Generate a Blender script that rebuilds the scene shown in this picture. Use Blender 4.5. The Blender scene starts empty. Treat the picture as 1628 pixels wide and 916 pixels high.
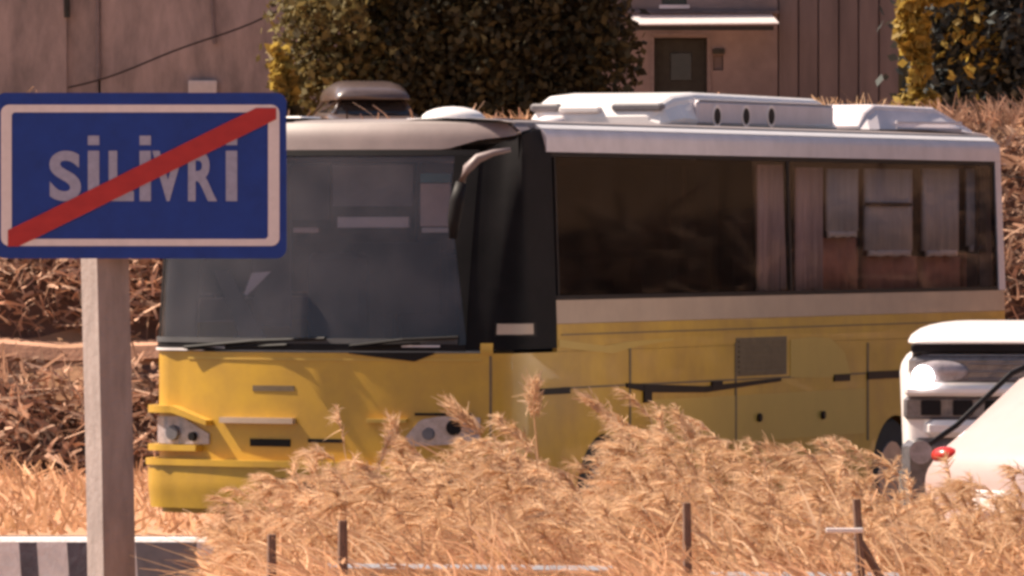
import bpy, math, random
import numpy as np
from mathutils import Vector, Matrix
R = math.radians
rng = np.random.default_rng(7); random.seed(7)
S = bpy.context.scene
COL = S.collection

# ------------------------------------------------------------------ camera, sky, sun
F = 11980.0                     # focal length in pixels of the 1628 wide photograph
CAMZ = 2.2
cd = bpy.data.cameras.new('camera'); cam = bpy.data.objects.new('camera', cd); COL.objects.link(cam)
cd.sensor_width = 36; cd.lens = F/1628*36; cd.clip_start = 0.5; cd.clip_end = 3000
cam.location = (0, 0, CAMZ); cam.rotation_euler = (R(90)-math.atan(101/F), 0, 0)
S.camera = cam
SUN_AZ = (-0.96, 0.28); SUN_EL = R(50)
W = bpy.data.worlds.new('World'); S.world = W; W.use_nodes = True
nt = W.node_tree; bg = nt.nodes['Background']
sky = nt.nodes.new('ShaderNodeTexSky'); sky.sky_type = 'NISHITA'; sky.sun_disc = False
sky.sun_elevation = SUN_EL; sky.sun_rotation = math.atan2(SUN_AZ[0], SUN_AZ[1])
sky.air_density = 1.0; sky.dust_density = 2.2; sky.ozone_density = 1.0
nt.links.new(sky.outputs[0], bg.inputs[0]); bg.inputs[1].default_value = 0.055
sd = bpy.data.lights.new('sun', 'SUN'); sun = bpy.data.objects.new('sun', sd); COL.objects.link(sun)
sd.energy = 5.0; sd.angle = R(0.5); sd.color = (1.0, 0.86, 0.70)
h = math.hypot(*SUN_AZ)
sdir = Vector((SUN_AZ[0]/h*math.cos(SUN_EL), SUN_AZ[1]/h*math.cos(SUN_EL), math.sin(SUN_EL)))
sun.rotation_euler = sdir.to_track_quat('Z', 'Y').to_euler(); sun.location = (-20, 20, 40)
S.view_settings.view_transform = 'Standard'; S.view_settings.look = 'None'
S.view_settings.exposure = 1.15; S.view_settings.gamma = 1
S.render.engine = 'CYCLES'
S.cycles.filter_width = 3.2; S.cycles.max_bounces = 8; S.cycles.transparent_max_bounces = 12
S.cycles.use_denoising = True

def P(px, py, Y):               # pixel of the photograph at a real distance -> world point
    return Vector(((px-814)*Y/F, Y, CAMZ-(py-357)*Y/F))

# ------------------------------------------------------------------ materials
def mat(name, col, rough=0.6, metal=0.0, var=0.25, scale=8.0, bump=0.0, bscale=60.0, col2=None, island=False,
        transl=0.0, coat=0.0, spec=0.5, stretch=(1, 1, 1), emit=None):
    m = bpy.data.materials.new(name); m.use_nodes = True
    t = m.node_tree; b = t.nodes['Principled BSDF']
    b.inputs['Roughness'].default_value = rough; b.inputs['Metallic'].default_value = metal
    b.inputs['Coat Weight'].default_value = coat; b.inputs['Specular IOR Level'].default_value = spec
    c2 = col2 if col2 else tuple(max(0, c*(1-var)) for c in col)
    tc = t.nodes.new('ShaderNodeTexCoord'); mp = t.nodes.new('ShaderNodeMapping')
    mp.inputs['Scale'].default_value = stretch
    t.links.new(tc.outputs['Object'], mp.inputs[0])
    n = t.nodes.new('ShaderNodeTexNoise'); n.inputs['Scale'].default_value = scale
    n.inputs['Detail'].default_value = 6; n.inputs['Roughness'].default_value = 0.65
    t.links.new(mp.outputs[0], n.inputs[0])
    rp = t.nodes.new('ShaderNodeValToRGB')
    rp.color_ramp.elements[0].position = 0.32; rp.color_ramp.elements[1].position = 0.68
    rp.color_ramp.elements[0].color = (*c2, 1); rp.color_ramp.elements[1].color = (*col, 1)
    t.links.new(n.outputs[0], rp.inputs[0])
    out = rp.outputs[0]
    if island:
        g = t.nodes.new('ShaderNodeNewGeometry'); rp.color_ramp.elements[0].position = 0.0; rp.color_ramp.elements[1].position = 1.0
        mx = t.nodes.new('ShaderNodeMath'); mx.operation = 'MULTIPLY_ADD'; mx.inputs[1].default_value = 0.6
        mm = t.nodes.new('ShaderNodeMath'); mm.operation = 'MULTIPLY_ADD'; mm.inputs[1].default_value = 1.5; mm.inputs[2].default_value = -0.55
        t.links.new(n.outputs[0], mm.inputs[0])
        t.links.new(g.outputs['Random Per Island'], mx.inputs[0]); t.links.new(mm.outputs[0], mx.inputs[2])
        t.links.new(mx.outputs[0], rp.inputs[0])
    t.links.new(out, b.inputs['Base Color'])
    if bump:
        n2 = t.nodes.new('ShaderNodeTexNoise'); n2.inputs['Scale'].default_value = bscale; n2.inputs['Detail'].default_value = 4
        t.links.new(tc.outputs['Object'], n2.inputs[0])
        bp = t.nodes.new('ShaderNodeBump'); bp.inputs['Strength'].default_value = bump; bp.inputs['Distance'].default_value = 0.02
        t.links.new(n2.outputs[0], bp.inputs['Height']); t.links.new(bp.outputs[0], b.inputs['Normal'])
    if emit:
        b.inputs['Emission Color'].default_value = (*emit[0], 1); b.inputs['Emission Strength'].default_value = emit[1]
    if transl:
        tr = t.nodes.new('ShaderNodeBsdfTranslucent'); ms = t.nodes.new('ShaderNodeMixShader'); ms.inputs[0].default_value = transl
        t.links.new(out, tr.inputs[0]); t.links.new(b.outputs[0], ms.inputs[1]); t.links.new(tr.outputs[0], ms.inputs[2])
        t.links.new(ms.outputs[0], t.nodes['Material Output'].inputs[0])
    return m

def glass(name, tint, refl=1.0, ior=1.5, rough=0.03, dust=0.0, dustcol=(.5, .4, .36)):
    m = bpy.data.materials.new(name); m.use_nodes = True; t = m.node_tree
    t.nodes.remove(t.nodes['Principled BSDF'])
    tr = t.nodes.new('ShaderNodeBsdfTransparent'); tr.inputs[0].default_value = (*tint, 1)
    gl = t.nodes.new('ShaderNodeBsdfGlossy'); gl.inputs['Roughness'].default_value = rough
    gl.inputs[0].default_value = (refl, refl, refl, 1)
    ge = t.nodes.new('ShaderNodeNewGeometry'); dt = t.nodes.new('ShaderNodeVectorMath'); dt.operation = 'DOT_PRODUCT'
    t.links.new(ge.outputs['Normal'], dt.inputs[0]); t.links.new(ge.outputs['Incoming'], dt.inputs[1]); prev = dt.outputs['Value']
    for op, a1, a2 in (('ABSOLUTE', None, None), ('SUBTRACT', 1.0, 'x'), ('POWER', 'x', 5.0), ('MULTIPLY_ADD', 'x', .95)):
        q_ = t.nodes.new('ShaderNodeMath'); q_.operation = op
        if op == 'SUBTRACT': q_.inputs[0].default_value = 1.0; t.links.new(prev, q_.inputs[1])
        else:
            t.links.new(prev, q_.inputs[0])
            if a2: q_.inputs[1].default_value = a2
            if op == 'MULTIPLY_ADD': q_.inputs[2].default_value = .05
        prev = q_.outputs[0]
    fr = q_
    ms = t.nodes.new('ShaderNodeMixShader'); t.links.new(fr.outputs[0], ms.inputs[0])
    t.links.new(tr.outputs[0], ms.inputs[1]); t.links.new(gl.outputs[0], ms.inputs[2])
    df = t.nodes.new('ShaderNodeBsdfDiffuse'); df.inputs[0].default_value = (*dustcol, 1)
    m2 = t.nodes.new('ShaderNodeMixShader')
    n = t.nodes.new('ShaderNodeTexNoise'); n.inputs['Scale'].default_value = 3; n.inputs['Detail'].default_value = 5
    tc = t.nodes.new('ShaderNodeTexCoord'); t.links.new(tc.outputs['Object'], n.inputs[0])
    mu = t.nodes.new('ShaderNodeMath'); mu.operation = 'MULTIPLY'; mu.inputs[1].default_value = dust*2
    t.links.new(n.outputs[0], mu.inputs[0]); t.links.new(mu.outputs[0], m2.inputs[0])
    t.links.new(ms.outputs[0], m2.inputs[1]); t.links.new(df.outputs[0], m2.inputs[2])
    t.links.new(m2.outputs[0], t.nodes['Material Output'].inputs[0])
    return m

M = dict(
 yellow=mat('yellow_paint', (.60, .34, .024), .42, col2=(.40, .22, .03), scale=1.6, coat=.3, bump=.02, bscale=4),
 yellow2=mat('pale_yellow_paint', (.55, .345, .065), .45, var=.1, scale=3),
 cream=mat('cream_paint', (.47, .34, .25), .4, var=.12, scale=5, coat=.3),
 white=mat('white_paint', (.80, .73, .71), .4, var=.10, scale=4, coat=.3),
 lilac=mat('lilac_white_paint', (.66, .58, .60), .5, var=.16, scale=5),  # white paint with the lilac of shaded roof edges in its colour
 black=mat('black_trim', (.014, .011, .012), .55, var=.4, scale=8, spec=.15),
 gloss=mat('black_glazing', (.010, .008, .009), .7, var=.5, scale=6, spec=.12),
 rubber=mat('rubber', (.03, .027, .027), .8, var=.4),
 rim=mat('wheel_rim', (.35, .32, .33), .4, metal=.7, var=.3),
 grey=mat('grey_plastic', (.18, .16, .17), .6, var=.3),
 grille=mat('louvre_metal', (.17, .115, .06), .6, var=.3, scale=20),
 lamp=mat('lamp_glass', (.42, .36, .38), .15, var=.5, scale=14, coat=1),
 chrome=mat('chrome', (.75, .72, .72), .15, metal=1, var=.1),
 inter=mat('interior_trim', (.075, .07, .075), .8, var=.4, scale=4),
 grey_reflection=mat('grey_reflection_tone', (.44, .45, .49), .9, var=.2, scale=6, stretch=(4, 4, .5)),  # grey of the window reflections put into the colour
 trim=mat('pale_edging', (.62, .56, .54), .8, var=.15),
 pinktone=mat('rose_tone', (.60, .41, .39), .9, var=.35, scale=8, stretch=(5, 5, .4)),  # rose of the window reflections put into the colour
 seat=mat('seat_cloth', (.50, .21, .14), .9, var=.3, scale=7),
 paper=mat('paper_sheet', (.62, .46, .42), .8, var=.15), teal=mat('teal_print', (.05, .22, .27), .7),
 red=mat('red_lens', (.5, .03, .02), .25, var=.2),
 blue=mat('blue_sheeting', (.006, .040, .27), .45, var=.22, scale=9, spec=.3),
 signwhite=mat('white_sheeting', (.66, .62, .66), .5, var=.12, scale=20),
 letter=mat('lettering_white', (.30, .32, .47), .5, var=.22, scale=30),
 steel=mat('galvanised_steel', (.55, .52, .52), .4, metal=.6, var=.3, scale=12),
 post=mat('weathered_post', (.32, .265, .255), .75, var=.38, scale=9, stretch=(1, 1, .25), bump=.3, bscale=25),
 conc=mat('barrier_white', (.78, .70, .68), .8, var=.22, scale=7, bump=.4, bscale=30),
 concblack=mat('barrier_black', (.11, .09, .11), .7, var=.5, scale=8, bump=.3, bscale=30),
 rust=mat('rusty_post', (.20, .12, .09), .9, var=.4, scale=15),
 asphalt=mat('asphalt', (.06, .052, .05), .9, var=.3, scale=3, bump=.4, bscale=80),
 dirt=mat('dry_soil', (.50, .27, .15), .95, var=.45, scale=1.3, bump=.7, bscale=9),
 ledge=mat('terrace_soil', (.52, .27, .17), .95, var=.3, scale=4, bump=.4, bscale=20),
 darksoil=mat('dark_slope_soil', (.17, .09, .065), .95, var=.5, scale=2, bump=.8, bscale=8),  # dark brown soil under the brush
 wall=mat('stained_plaster', (.36, .285, .28), .9, col2=(.17, .14, .14), scale=1.5, bump=.3, bscale=5, stretch=(1.3, 1, .45)),
 wall2=mat('pink_plaster', (.23, .175, .175), .9, col2=(.14, .11, .11), scale=.9, bump=.2, bscale=6),
 panel=mat('rusted_sheet', (.17, .13, .13), .8, col2=(.10, .078, .08), scale=1.2, stretch=(2, 2, .35)),
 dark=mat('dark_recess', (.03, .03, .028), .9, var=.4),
 frame=mat('old_frame', (.19, .15, .155), .8, var=.3),
 awning=mat('awning_sheet', (.85, .80, .80), .6, var=.1, transl=.5),
 straw=mat('straw_blades', (.93, .68, .46), .8, col2=(.40, .22, .10), island=True, transl=.45, scale=1.5, spec=.2),
 straw2=mat('dry_grass', (.95, .60, .38), .85, col2=(.34, .18, .09), island=True, transl=.4, scale=1.2, spec=.2),
 brush=mat('dry_twigs', (.85, .52, .36), .9, col2=(.025, .013, .012), island=True, transl=.25, scale=1.4, spec=.15),
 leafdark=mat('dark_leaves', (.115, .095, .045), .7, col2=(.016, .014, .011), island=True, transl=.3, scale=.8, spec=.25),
 leafolive=mat('lit_olive_leaves', (.24, .19, .07), .7, col2=(.04, .032, .02), island=True, transl=.3, scale=.8, spec=.2),  # lighter olive copy; the tree's semi-lit left side put into colour
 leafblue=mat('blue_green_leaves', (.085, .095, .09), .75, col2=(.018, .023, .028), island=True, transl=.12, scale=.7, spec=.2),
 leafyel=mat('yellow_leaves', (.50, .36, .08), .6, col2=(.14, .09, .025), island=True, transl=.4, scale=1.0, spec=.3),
 bark=mat('bark', (.07, .045, .03), .95, var=.4, scale=6, bump=.6, bscale=12),
 hill=mat('wooded_ground', (.05, .045, .025), .95, var=.5, scale=.2),
 cable=mat('cable_rubber', (.03, .02, .022), .8),
 darkcar=mat('dark_car_paint', (.09, .06, .055), .35, var=.2, coat=.6),
 palecar=mat('pale_car_paint', (.44, .32, .30), .45, var=.08, coat=.3),
 glassw=glass('windscreen_glass', (.80, .80, .84), refl=.40, dust=.055, dustcol=(.42, .36, .37)),
 glasss=glass('side_glass', (.93, .90, .90), refl=.18, dust=.01),
 glassd=glass('smoked_glass', (.24, .22, .225), refl=.16, dust=.012),
 glassx=glass('dark_far_glass', (.12, .11, .11), refl=.3, dust=.01),
 roofp=mat('dusty_shaded_roof_paint', (.25, .20, .19), .55, var=.25, scale=3),  # dusty white roof, darkened further to dull its sunlit front curve
 fascia=mat('shaded_pink_paint', (.21, .155, .15), .5, var=.2, scale=5),  # white fascia paint darkened so that it reads as shaded
 glint_ball=mat('glint_glow', (1, .97, .95), .2, emit=((1, .95, .92), 6)),
 greyl=mat('reflective_grey_trim', (.17, .15, .155), .25, var=.55, scale=16, coat=.8),
 cabin=mat('car_glass_dark', (.035, .032, .036), .12, var=.3, coat=.6),
)
def film():
    m = bpy.data.materials.new('red_film'); m.use_nodes = True; t = m.node_tree; b = t.nodes['Principled BSDF']
    b.inputs['Base Color'].default_value = (.42, .012, .02, 1); b.inputs['Roughness'].default_value = .5; b.inputs['Alpha'].default_value = .84
    n = t.nodes.new('ShaderNodeTexNoise'); n.inputs['Scale'].default_value = 14
    r = t.nodes.new('ShaderNodeValToRGB'); r.color_ramp.elements[0].color = (.30, .01, .02, 1); r.color_ramp.elements[1].color = (.52, .03, .03, 1)
    t.links.new(n.outputs[0], r.inputs[0]); t.links.new(r.outputs[0], b.inputs['Base Color'])
    return m
M['film'] = film()

# ------------------------------------------------------------------ helpers
def tag(o, label=None, cat=None, group=None, kind=None):
    if label: o['label'] = label
    if cat: o['category'] = cat
    if group: o['group'] = group
    if kind: o['kind'] = kind
    return o
def empty(name, loc, rz=0):
    o = bpy.data.objects.new(name, None); COL.objects.link(o); o.location = loc; o.rotation_euler = (0, 0, rz); o.empty_display_size = .2
    return o
def link(name, me, m, parent=None, smooth=False):
    o = bpy.data.objects.new(name, me); COL.objects.link(o)
    if m: me.materials.clear(); me.materials.append(m)
    if parent: o.parent = parent
    if smooth: me.shade_smooth()
    return o
def arr_mesh(name, V, Fc, m, parent=None, smooth=False):   # fast numpy mesh, faces (n,4) or (n,3)
    me = bpy.data.meshes.new(name); V = np.asarray(V, np.float32); Fc = np.asarray(Fc, np.int32); k = Fc.shape[1]
    me.vertices.add(len(V)); me.vertices.foreach_set('co', V.ravel())
    me.loops.add(Fc.size); me.loops.foreach_set('vertex_index', Fc.ravel())
    me.polygons.add(len(Fc)); me.polygons.foreach_set('loop_start', np.arange(0, Fc.size, k, dtype=np.int32))
    me.polygons.foreach_set('loop_total', np.full(len(Fc), k, np.int32))
    me.update(calc_edges=True); me.validate()
    return link(name, me, m, parent, smooth)
class MB:
    def __init__(s): s.v = []; s.f = []
    def add(s, vs, fs):
        n = len(s.v); s.v += [tuple(v) for v in vs]; s.f += [tuple(i+n for i in f) for f in fs]; return s
    def box(s, x0, x1, y0, y1, z0, z1, c=0.0):   # box with chamfered vertical and horizontal edges when c > 0
        if c <= 0:
            v = [(x, y, z) for z in (z0, z1) for y in (y0, y1) for x in (x0, x1)]
            return s.add(v, [(0, 2, 3, 1), (4, 5, 7, 6), (0, 1, 5, 4), (2, 6, 7, 3), (0, 4, 6, 2), (1, 3, 7, 5)])
        def ring(i, z):
            a0, a1, b0, b1 = x0+i, x1-i, y0+i, y1-i
            return [(a0+c, b0, z), (a1-c, b0, z), (a1, b0+c, z), (a1, b1-c, z), (a1-c, b1, z), (a0+c, b1, z), (a0, b1-c, z), (a0, b0+c, z)]
        rs = [ring(c, z0), ring(0, z0+c), ring(0, z1-c), ring(c, z1)]
        v = [p for r in rs for p in r]; f = []
        for k in range(3):
            for j in range(8): f.append((k*8+j, k*8+(j+1) % 8, (k+1)*8+(j+1) % 8, (k+1)*8+j))
        f.append(tuple(range(7, -1, -1))); f.append(tuple(range(24, 32)))
        return s.add(v, f)
    def tube(s, pts, r, n=8, flat=1.0):
        pts = [Vector(p) for p in pts]; rs = r if isinstance(r, (list, tuple)) else [r]*len(pts); base = len(s.v)
        for i, p in enumerate(pts):
            d = (pts[min(i+1, len(pts)-1)]-pts[max(i-1, 0)]).normalized()
            up = Vector((0, 0, 1)) if abs(d.z) < .9 else Vector((0, 1, 0))
            a = d.cross(up).normalized(); b = a.cross(d)
            for k in range(n):
                t = 2*math.pi*k/n; s.v.append(tuple(p+a*rs[i]*math.cos(t)+b*rs[i]*flat*math.sin(t)))
        for i in range(len(pts)-1):
            for k in range(n):
                s.f.append((base+i*n+k, base+i*n+(k+1) % n, base+(i+1)*n+(k+1) % n, base+(i+1)*n+k))
        s.f.append(tuple(base+k for k in range(n-1, -1, -1))); s.f.append(tuple(base+(len(pts)-1)*n+k for k in range(n)))
        return s
    def prism(s, poly, y0, y1):     # polygon in (x,z) extruded along y
        n = len(poly); v = [(x, y0, z) for x, z in poly]+[(x, y1, z) for x, z in poly]
        return s.add(v, [tuple(range(n)), tuple(range(2*n-1, n-1, -1))]+[(i, i+n, (i+1) % n+n, (i+1) % n) for i in range(n)])
    def prismx(s, poly, x0, x1):    # polygon in (y,z) extruded along x
        n = len(poly); v = [(x0, y, z) for y, z in poly]+[(x1, y, z) for y, z in poly]
        return s.add(v, [tuple(range(n)), tuple(range(2*n-1, n-1, -1))]+[(i, i+n, (i+1) % n+n, (i+1) % n) for i in range(n)])
    def ball(s, c, rx, ry, rz, n=12, m=8):
        vs = [(c[0], c[1], c[2]-rz)]
        for i in range(1, m):
            a = math.pi*i/m
            for k in range(n):
                t = 2*math.pi*k/n; vs.append((c[0]+rx*math.sin(a)*math.cos(t), c[1]+ry*math.sin(a)*math.sin(t), c[2]-rz*math.cos(a)))
        vs.append((c[0], c[1], c[2]+rz)); f = []
        for k in range(n): f.append((0, 1+(k+1) % n, 1+k)); f.append((len(vs)-1, 1+(m-2)*n+k, 1+(m-2)*n+(k+1) % n))
        for i in range(m-2):
            for k in range(n): f.append((1+i*n+k, 1+i*n+(k+1) % n, 1+(i+1)*n+(k+1) % n, 1+(i+1)*n+k))
        return s.add(vs, f)
    def build(s, name, m, parent=None, smooth=False):
        me = bpy.data.meshes.new(name); me.from_pydata(s.v, [], s.f)
        import bmesh
        b = bmesh.new(); b.from_mesh(me); bmesh.ops.recalc_face_normals(b, faces=b.faces); b.to_mesh(me); b.free()
        return link(name, me, m, parent, smooth)
def grid_mesh(name, xs, ys, zf, m, kind='structure'):
    X, Y = np.meshgrid(xs, ys); Z = zf(X, Y)
    V = np.stack([X, Y, Z], -1).reshape(-1, 3); nx, ny = len(xs), len(ys)
    i = (np.arange(ny-1)[:, None]*nx+np.arange(nx-1)[None]).ravel()
    o = arr_mesh(name, V, np.stack([i, i+1, i+nx+1, i+nx], -1), m, smooth=True); tag(o, kind=kind); return o
def noise2(X, Y, s=1.0, seed=0):
    r = np.random.default_rng(seed); out = 0
    for k in range(6):
        a, b, c = r.normal(size=3); f = s*(1+k*.7); out = out+np.sin(X*a*f+Y*b*f+c*7)/(1+k*.6)
    return out/2.6
def strips(base, dirs, side, length, width, droop, segs=2, taper=.15):
    """bent blades: base (n,3), dirs (n,3), side (n,3)"""
    n = len(base); V = np.zeros((n, (segs+1)*2, 3)); 
    for k in range(segs+1):
        t = k/segs
        c = base+dirs*(length*t)[:, None]+droop*(t*t*length)[:, None]
        w = (width*(1-(1-taper)*t))[:, None]*side*.5
        V[:, 2*k] = c-w; V[:, 2*k+1] = c+w
    i = (np.arange(n)*(segs+1)*2)[:, None]
    Fs = [np.stack([i+2*k, i+2*k+1, i+2*k+3, i+2*k+2], -1).reshape(-1, 4) for k in range(segs)]
    return V.reshape(-1, 3), np.concatenate(Fs)
def unit(a): return a/np.maximum(np.linalg.norm(a, axis=1, keepdims=True), 1e-9)
def leaves(C, size, elong=1.6, up=0.0):
    n = len(C); a = unit(rng.normal(size=(n, 3))+[0, 0, up]); b = unit(np.cross(a, rng.normal(size=(n, 3))))
    s = (size*rng.uniform(.5, 1.3, n))[:, None]
    V = np.stack([C-a*s*elong*.5, C+b*s*.5-a*s*.05, C+a*s*elong*.5, C-b*s*.5+a*s*.08], 1).reshape(-1, 3)
    i = np.arange(n)[:, None]*4
    return V, np.concatenate([i, i+1, i+2, i+3], 1)

# ------------------------------------------------------------------ ground, road, embankment
def terrain(X, Y):
    wob = .12*noise2(X, Y*.3, .5, 3)
    z = np.zeros_like(X)
    y1 = Y-wob
    z = np.where(y1 > 66, np.minimum(1.13, (y1-66)*1.5), z)
    z = np.where(y1 > 67.5, 1.16+np.minimum(1.95, (y1-67.5)*1.35), z)
    z = np.where(y1 > 70, 3.1+.15*np.clip((y1-70)/80, 0, 1), z)
    z = z+np.where((y1 > 69.5), .07*noise2(X, Y, 1.1, 5), 0)+np.where((Y > 56) & (Y < 66), .03*noise2(X, Y, 1.6, 9), 0)
    z = np.where(Y > 165, 3.25+np.minimum(45, (Y-165)*.55), z)
    return z
xs = np.concatenate([np.linspace(-900, -20, 12), np.arange(-14, 46, .35), np.linspace(60, 900, 12)])
ys = np.concatenate([np.array([-900, -300, -100, -20, 0, 20, 30, 36, 42, 48, 54]), np.arange(56, 65.5, .5), np.arange(65.6, 71.5, .08),
                     np.array([73, 78, 90, 110, 130, 150, 165, 180, 200, 240, 300, 600, 1500])])
grid_mesh('ground', xs, ys, lambda X, Y: terrain(X, Y), M['dirt'])
tag(MB().add([(-60, 43.6, .004), (60, 43.6, .004), (60, 53.2, .004), (-60, 53.2, .004)], [(0, 1, 2, 3)]).build('road', M['asphalt']), kind='structure')
mk = MB()
for x in np.arange(-40, 40, 6): mk.add([(x, 44.2, .008), (x+3, 44.2, .008), (x+3, 44.32, .008), (x, 44.32, .008)], [(0, 1, 2, 3)])
tag(mk.build('road_marking', M['conc']), kind='structure')
# brushwood soil skin of the slope and the bare terrace strip
def slab_profile(name, poly, m, x0=-14, x1=46):
    o = MB(); n = int((x1-x0)/.5)
    for i in range(n):
        xa, xb = x0+i*.5, x0+i*.5+.5
        za = .018*math.sin(xa*2.1)+.014*math.sin(xa*5.3); zb = .018*math.sin(xb*2.1)+.014*math.sin(xb*5.3)
        v = [(xa, y, z+za) for y, z in poly]+[(xb, y, z+zb) for y, z in poly]; k = len(poly)
        o.add(v, [(j, j+k, (j+1) % k+k, (j+1) % k) for j in range(k)])
    r = o.build(name, m); tag(r, kind='structure'); return r
slab_profile('terrace_ledge', [(66.55, 1.02), (66.60, 1.135), (67.9, 1.2), (67.9, 1.0)], M['ledge'])
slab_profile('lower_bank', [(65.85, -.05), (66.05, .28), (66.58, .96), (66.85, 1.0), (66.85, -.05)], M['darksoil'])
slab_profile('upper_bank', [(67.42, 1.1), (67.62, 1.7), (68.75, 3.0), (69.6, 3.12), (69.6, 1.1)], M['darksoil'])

def brushwood(name, x0, x1, segs_, dens, L=.17, Wd=.045, m='brush'):
    V = []; Fc = []; n0 = 0
    for (ya, za, yb, zb) in segs_:
        ln = math.hypot(yb-ya, zb-za); n = int(dens*(x1-x0)*ln)
        t = rng.random(n); x = rng.uniform(x0, x1, n)
        base = np.stack([x, ya+(yb-ya)*t-rng.random(n)**2*.35, za+(zb-za)*t+rng.uniform(-.05, .16, n)], -1)
        cl = noise2(x, base[:, 2]*1.5, 3.2, 11); keep = cl+rng.normal(0, .5, n) > -.75; base = base[keep]; n = len(base)
        d = unit(rng.normal(size=(n, 3))*[1.2, .5, .8]+[0, -.4, .25]); s = unit(np.cross(d, rng.normal(size=(n, 3))))
        ll = L*rng.uniform(.5, 1.5, n); w = Wd*rng.uniform(.4, 1.3, n)
        v, f = strips(base, d, s, ll, w, np.stack([rng.normal(0, .5, n), rng.normal(0, .3, n), rng.normal(-.2, .5, n)], -1), 3, .4)
        V.append(v); Fc.append(f+n0); n0 += len(v)
    return tag(arr_mesh(name, np.concatenate(V), np.concatenate(Fc), M[m]), kind='stuff')
tag(brushwood('dry_brush', -5.2, 7.0, [(65.9, 0, 66.05, .28), (66.05, .28, 66.5, .9)], 520),
    'tangled brown brush covering the lower bank below the bare strip', 'brush')
tag(brushwood('dry_brush', -5.2, 7.0, [(67.45, 1.25, 67.62, 1.7), (67.62, 1.7, 68.75, 3.0)], 520),
    'tangled brown brush covering the upper bank above the bare strip', 'brush')
tag(brushwood('dry_brush', 7.0, 44, [(65.9, 0, 66.5, .9), (67.45, 1.25, 68.75, 3.0)], 90, .4, .1),
    'dry brown brush on the bank beyond the right edge', 'brush')

# dry grass clumps along the crest (individual tufts)
def tuft(name, x, y, z, hgt, rad, n, m, lab, cat='grass tuft', grp='dry grass tufts along the crest of the bank', lean=(-.15, 0)):
    a = rng.uniform(0, 6.28, n); r = rad*np.sqrt(rng.random(n))
    base = np.stack([np.cos(a)*r, np.sin(a)*r*.7, rng.uniform(-.05, .02, n)], -1)
    d = unit(np.stack([np.cos(a)*.35+lean[0]+rng.normal(0, .22, n), np.sin(a)*.3+lean[1]+rng.normal(0, .2, n), np.ones(n)], -1))
    s = unit(np.cross(d, rng.normal(size=(n, 3))*[.3, 1, .2])); ll = hgt*rng.uniform(.5, 1.1, n)
    v, f = strips(base, d, s, ll, rng.uniform(.012, .04, n)*(hgt/.4)**.5, np.stack([rng.normal(-.15, .25, n), rng.normal(0, .2, n), -rng.random(n)*.5], -1), 3, .2)
    o = arr_mesh(name, v, f, M[m]); o.location = (x, y, z); return tag(o, lab, cat, grp)
crest = [(-4.6, .35, 'at the far left behind the sign'), (-3.3, .3, 'left behind the sign panel'), (-1.95, .18, 'left of the dark car'), (-.35, .2, 'just right of the white roof hatch'), (.0, .30, 'just left of the air conditioner'),
         (1.9, .28, 'above the three round vents'), (2.75, .40, 'orange, above the gap between roof units'), (3.1, .43, 'brightest, below the rusty sheet wall'),
         (3.45, .36, 'at the foot of the yellow-leaved sapling'), (3.85, .40, 'under the blue-green tree, nearest the sapling'), (4.3, .44, 'broad and brown under the blue-green tree'), (4.75, .46, 'rightmost under the blue-green tree'), (5.2, .5, 'cut by the right edge')]
for i, (x, hh, w) in enumerate(crest):
    tuft('dry_grass_tuft', x, 69.0+(i % 3)*.15, 2.98, hh, .26, 420, 'straw' if i in (5, 6, 7) else 'straw2' if i not in (10, 11, 12, 9) else 'brush',
         'dry grass tuft on the bank crest, '+w)

# ------------------------------------------------------------------ background buildings
YB = 150.0
def bx(px): return (px-814)*YB/F
def bz(py): return CAMZ-(py-357)*YB/F
b1 = empty('concrete_building', ((bx(-700)+bx(940))/2, YB+5, 3.2)); tag(b1, 'tall stained pinkish grey concrete building at upper left behind the sign', 'building')
def W2(o, mb): # shift mesh builder verts to parent local space
    l = o.location; mb.v = [(x-l.x, y-l.y, z-l.z) for x, y, z in mb.v]; return mb
W2(b1, MB().box(bx(-700), bx(106), YB, YB+9, 3.0, 8.3)).build('wall', M['wall'], b1)
W2(b1, MB().box(bx(106)+.004, bx(156), YB+.12, YB+9, 3.0, 8.3)).build('recessed_wall', M['wall'], b1)
W2(b1, MB().box(bx(160), bx(955), YB+.02, YB+9.01, 3.0, 8.3)).build('wall', M['wall'], b1)
W2(b1, MB().tube([(bx(157), YB-.03, bz(125)), (bx(156), YB-.04, bz(40)), (bx(154), YB-.03, 8.3)], .045)).build('drainpipe', M['frame'], b1)
W2(b1, MB().tube([(bx(107), YB-.02, bz(28)), (bx(105), YB-.02, 8.3)], .06)).build('drainpipe', M['dark'], b1)
W2(b1, MB().tube([(bx(342), YB-.03, bz(70)), (bx(338), YB-.03, bz(20)), (bx(333), YB-.03, 8.3)], .035)).build('conduit', M['frame'], b1)
W2(b1, MB().box(bx(300), bx(345), YB-.14, YB+.01, bz(152), bz(128), .02)).build('wall_lamp', M['awning'], b1)
W2(b1, MB().box(bx(-700)-.1, bx(955)+.05, YB-.06, YB+9.1, 8.303, 8.5)).build('parapet', M['wall'], b1)
cb = MB(); pts = []
for i in range(17):
    t = i/16; px = 110+t*(445-110); py = 140-(140-16)*t+16*math.sin(math.pi*t)*.45+3*math.sin(9*t)
    pts.append((bx(px), YB-.35-.1*math.sin(t*3), bz(py)))
tag(cb.tube(pts, .022, 6).build('cable', M['cable']), 'thin dark cable sagging diagonally across the stained wall above the sign', 'cable')

b2 = empty('small_house', (bx(1190), YB-2, 3.2)); tag(b2, 'pinkish house with white awning over a dark doorway and rusty sheet wall', 'house')
Y2 = YB-1.2; F2 = Y2/F
def hx(px): return (px-814)*F2
def hz(py): return CAMZ-(py-357)*F2
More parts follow.
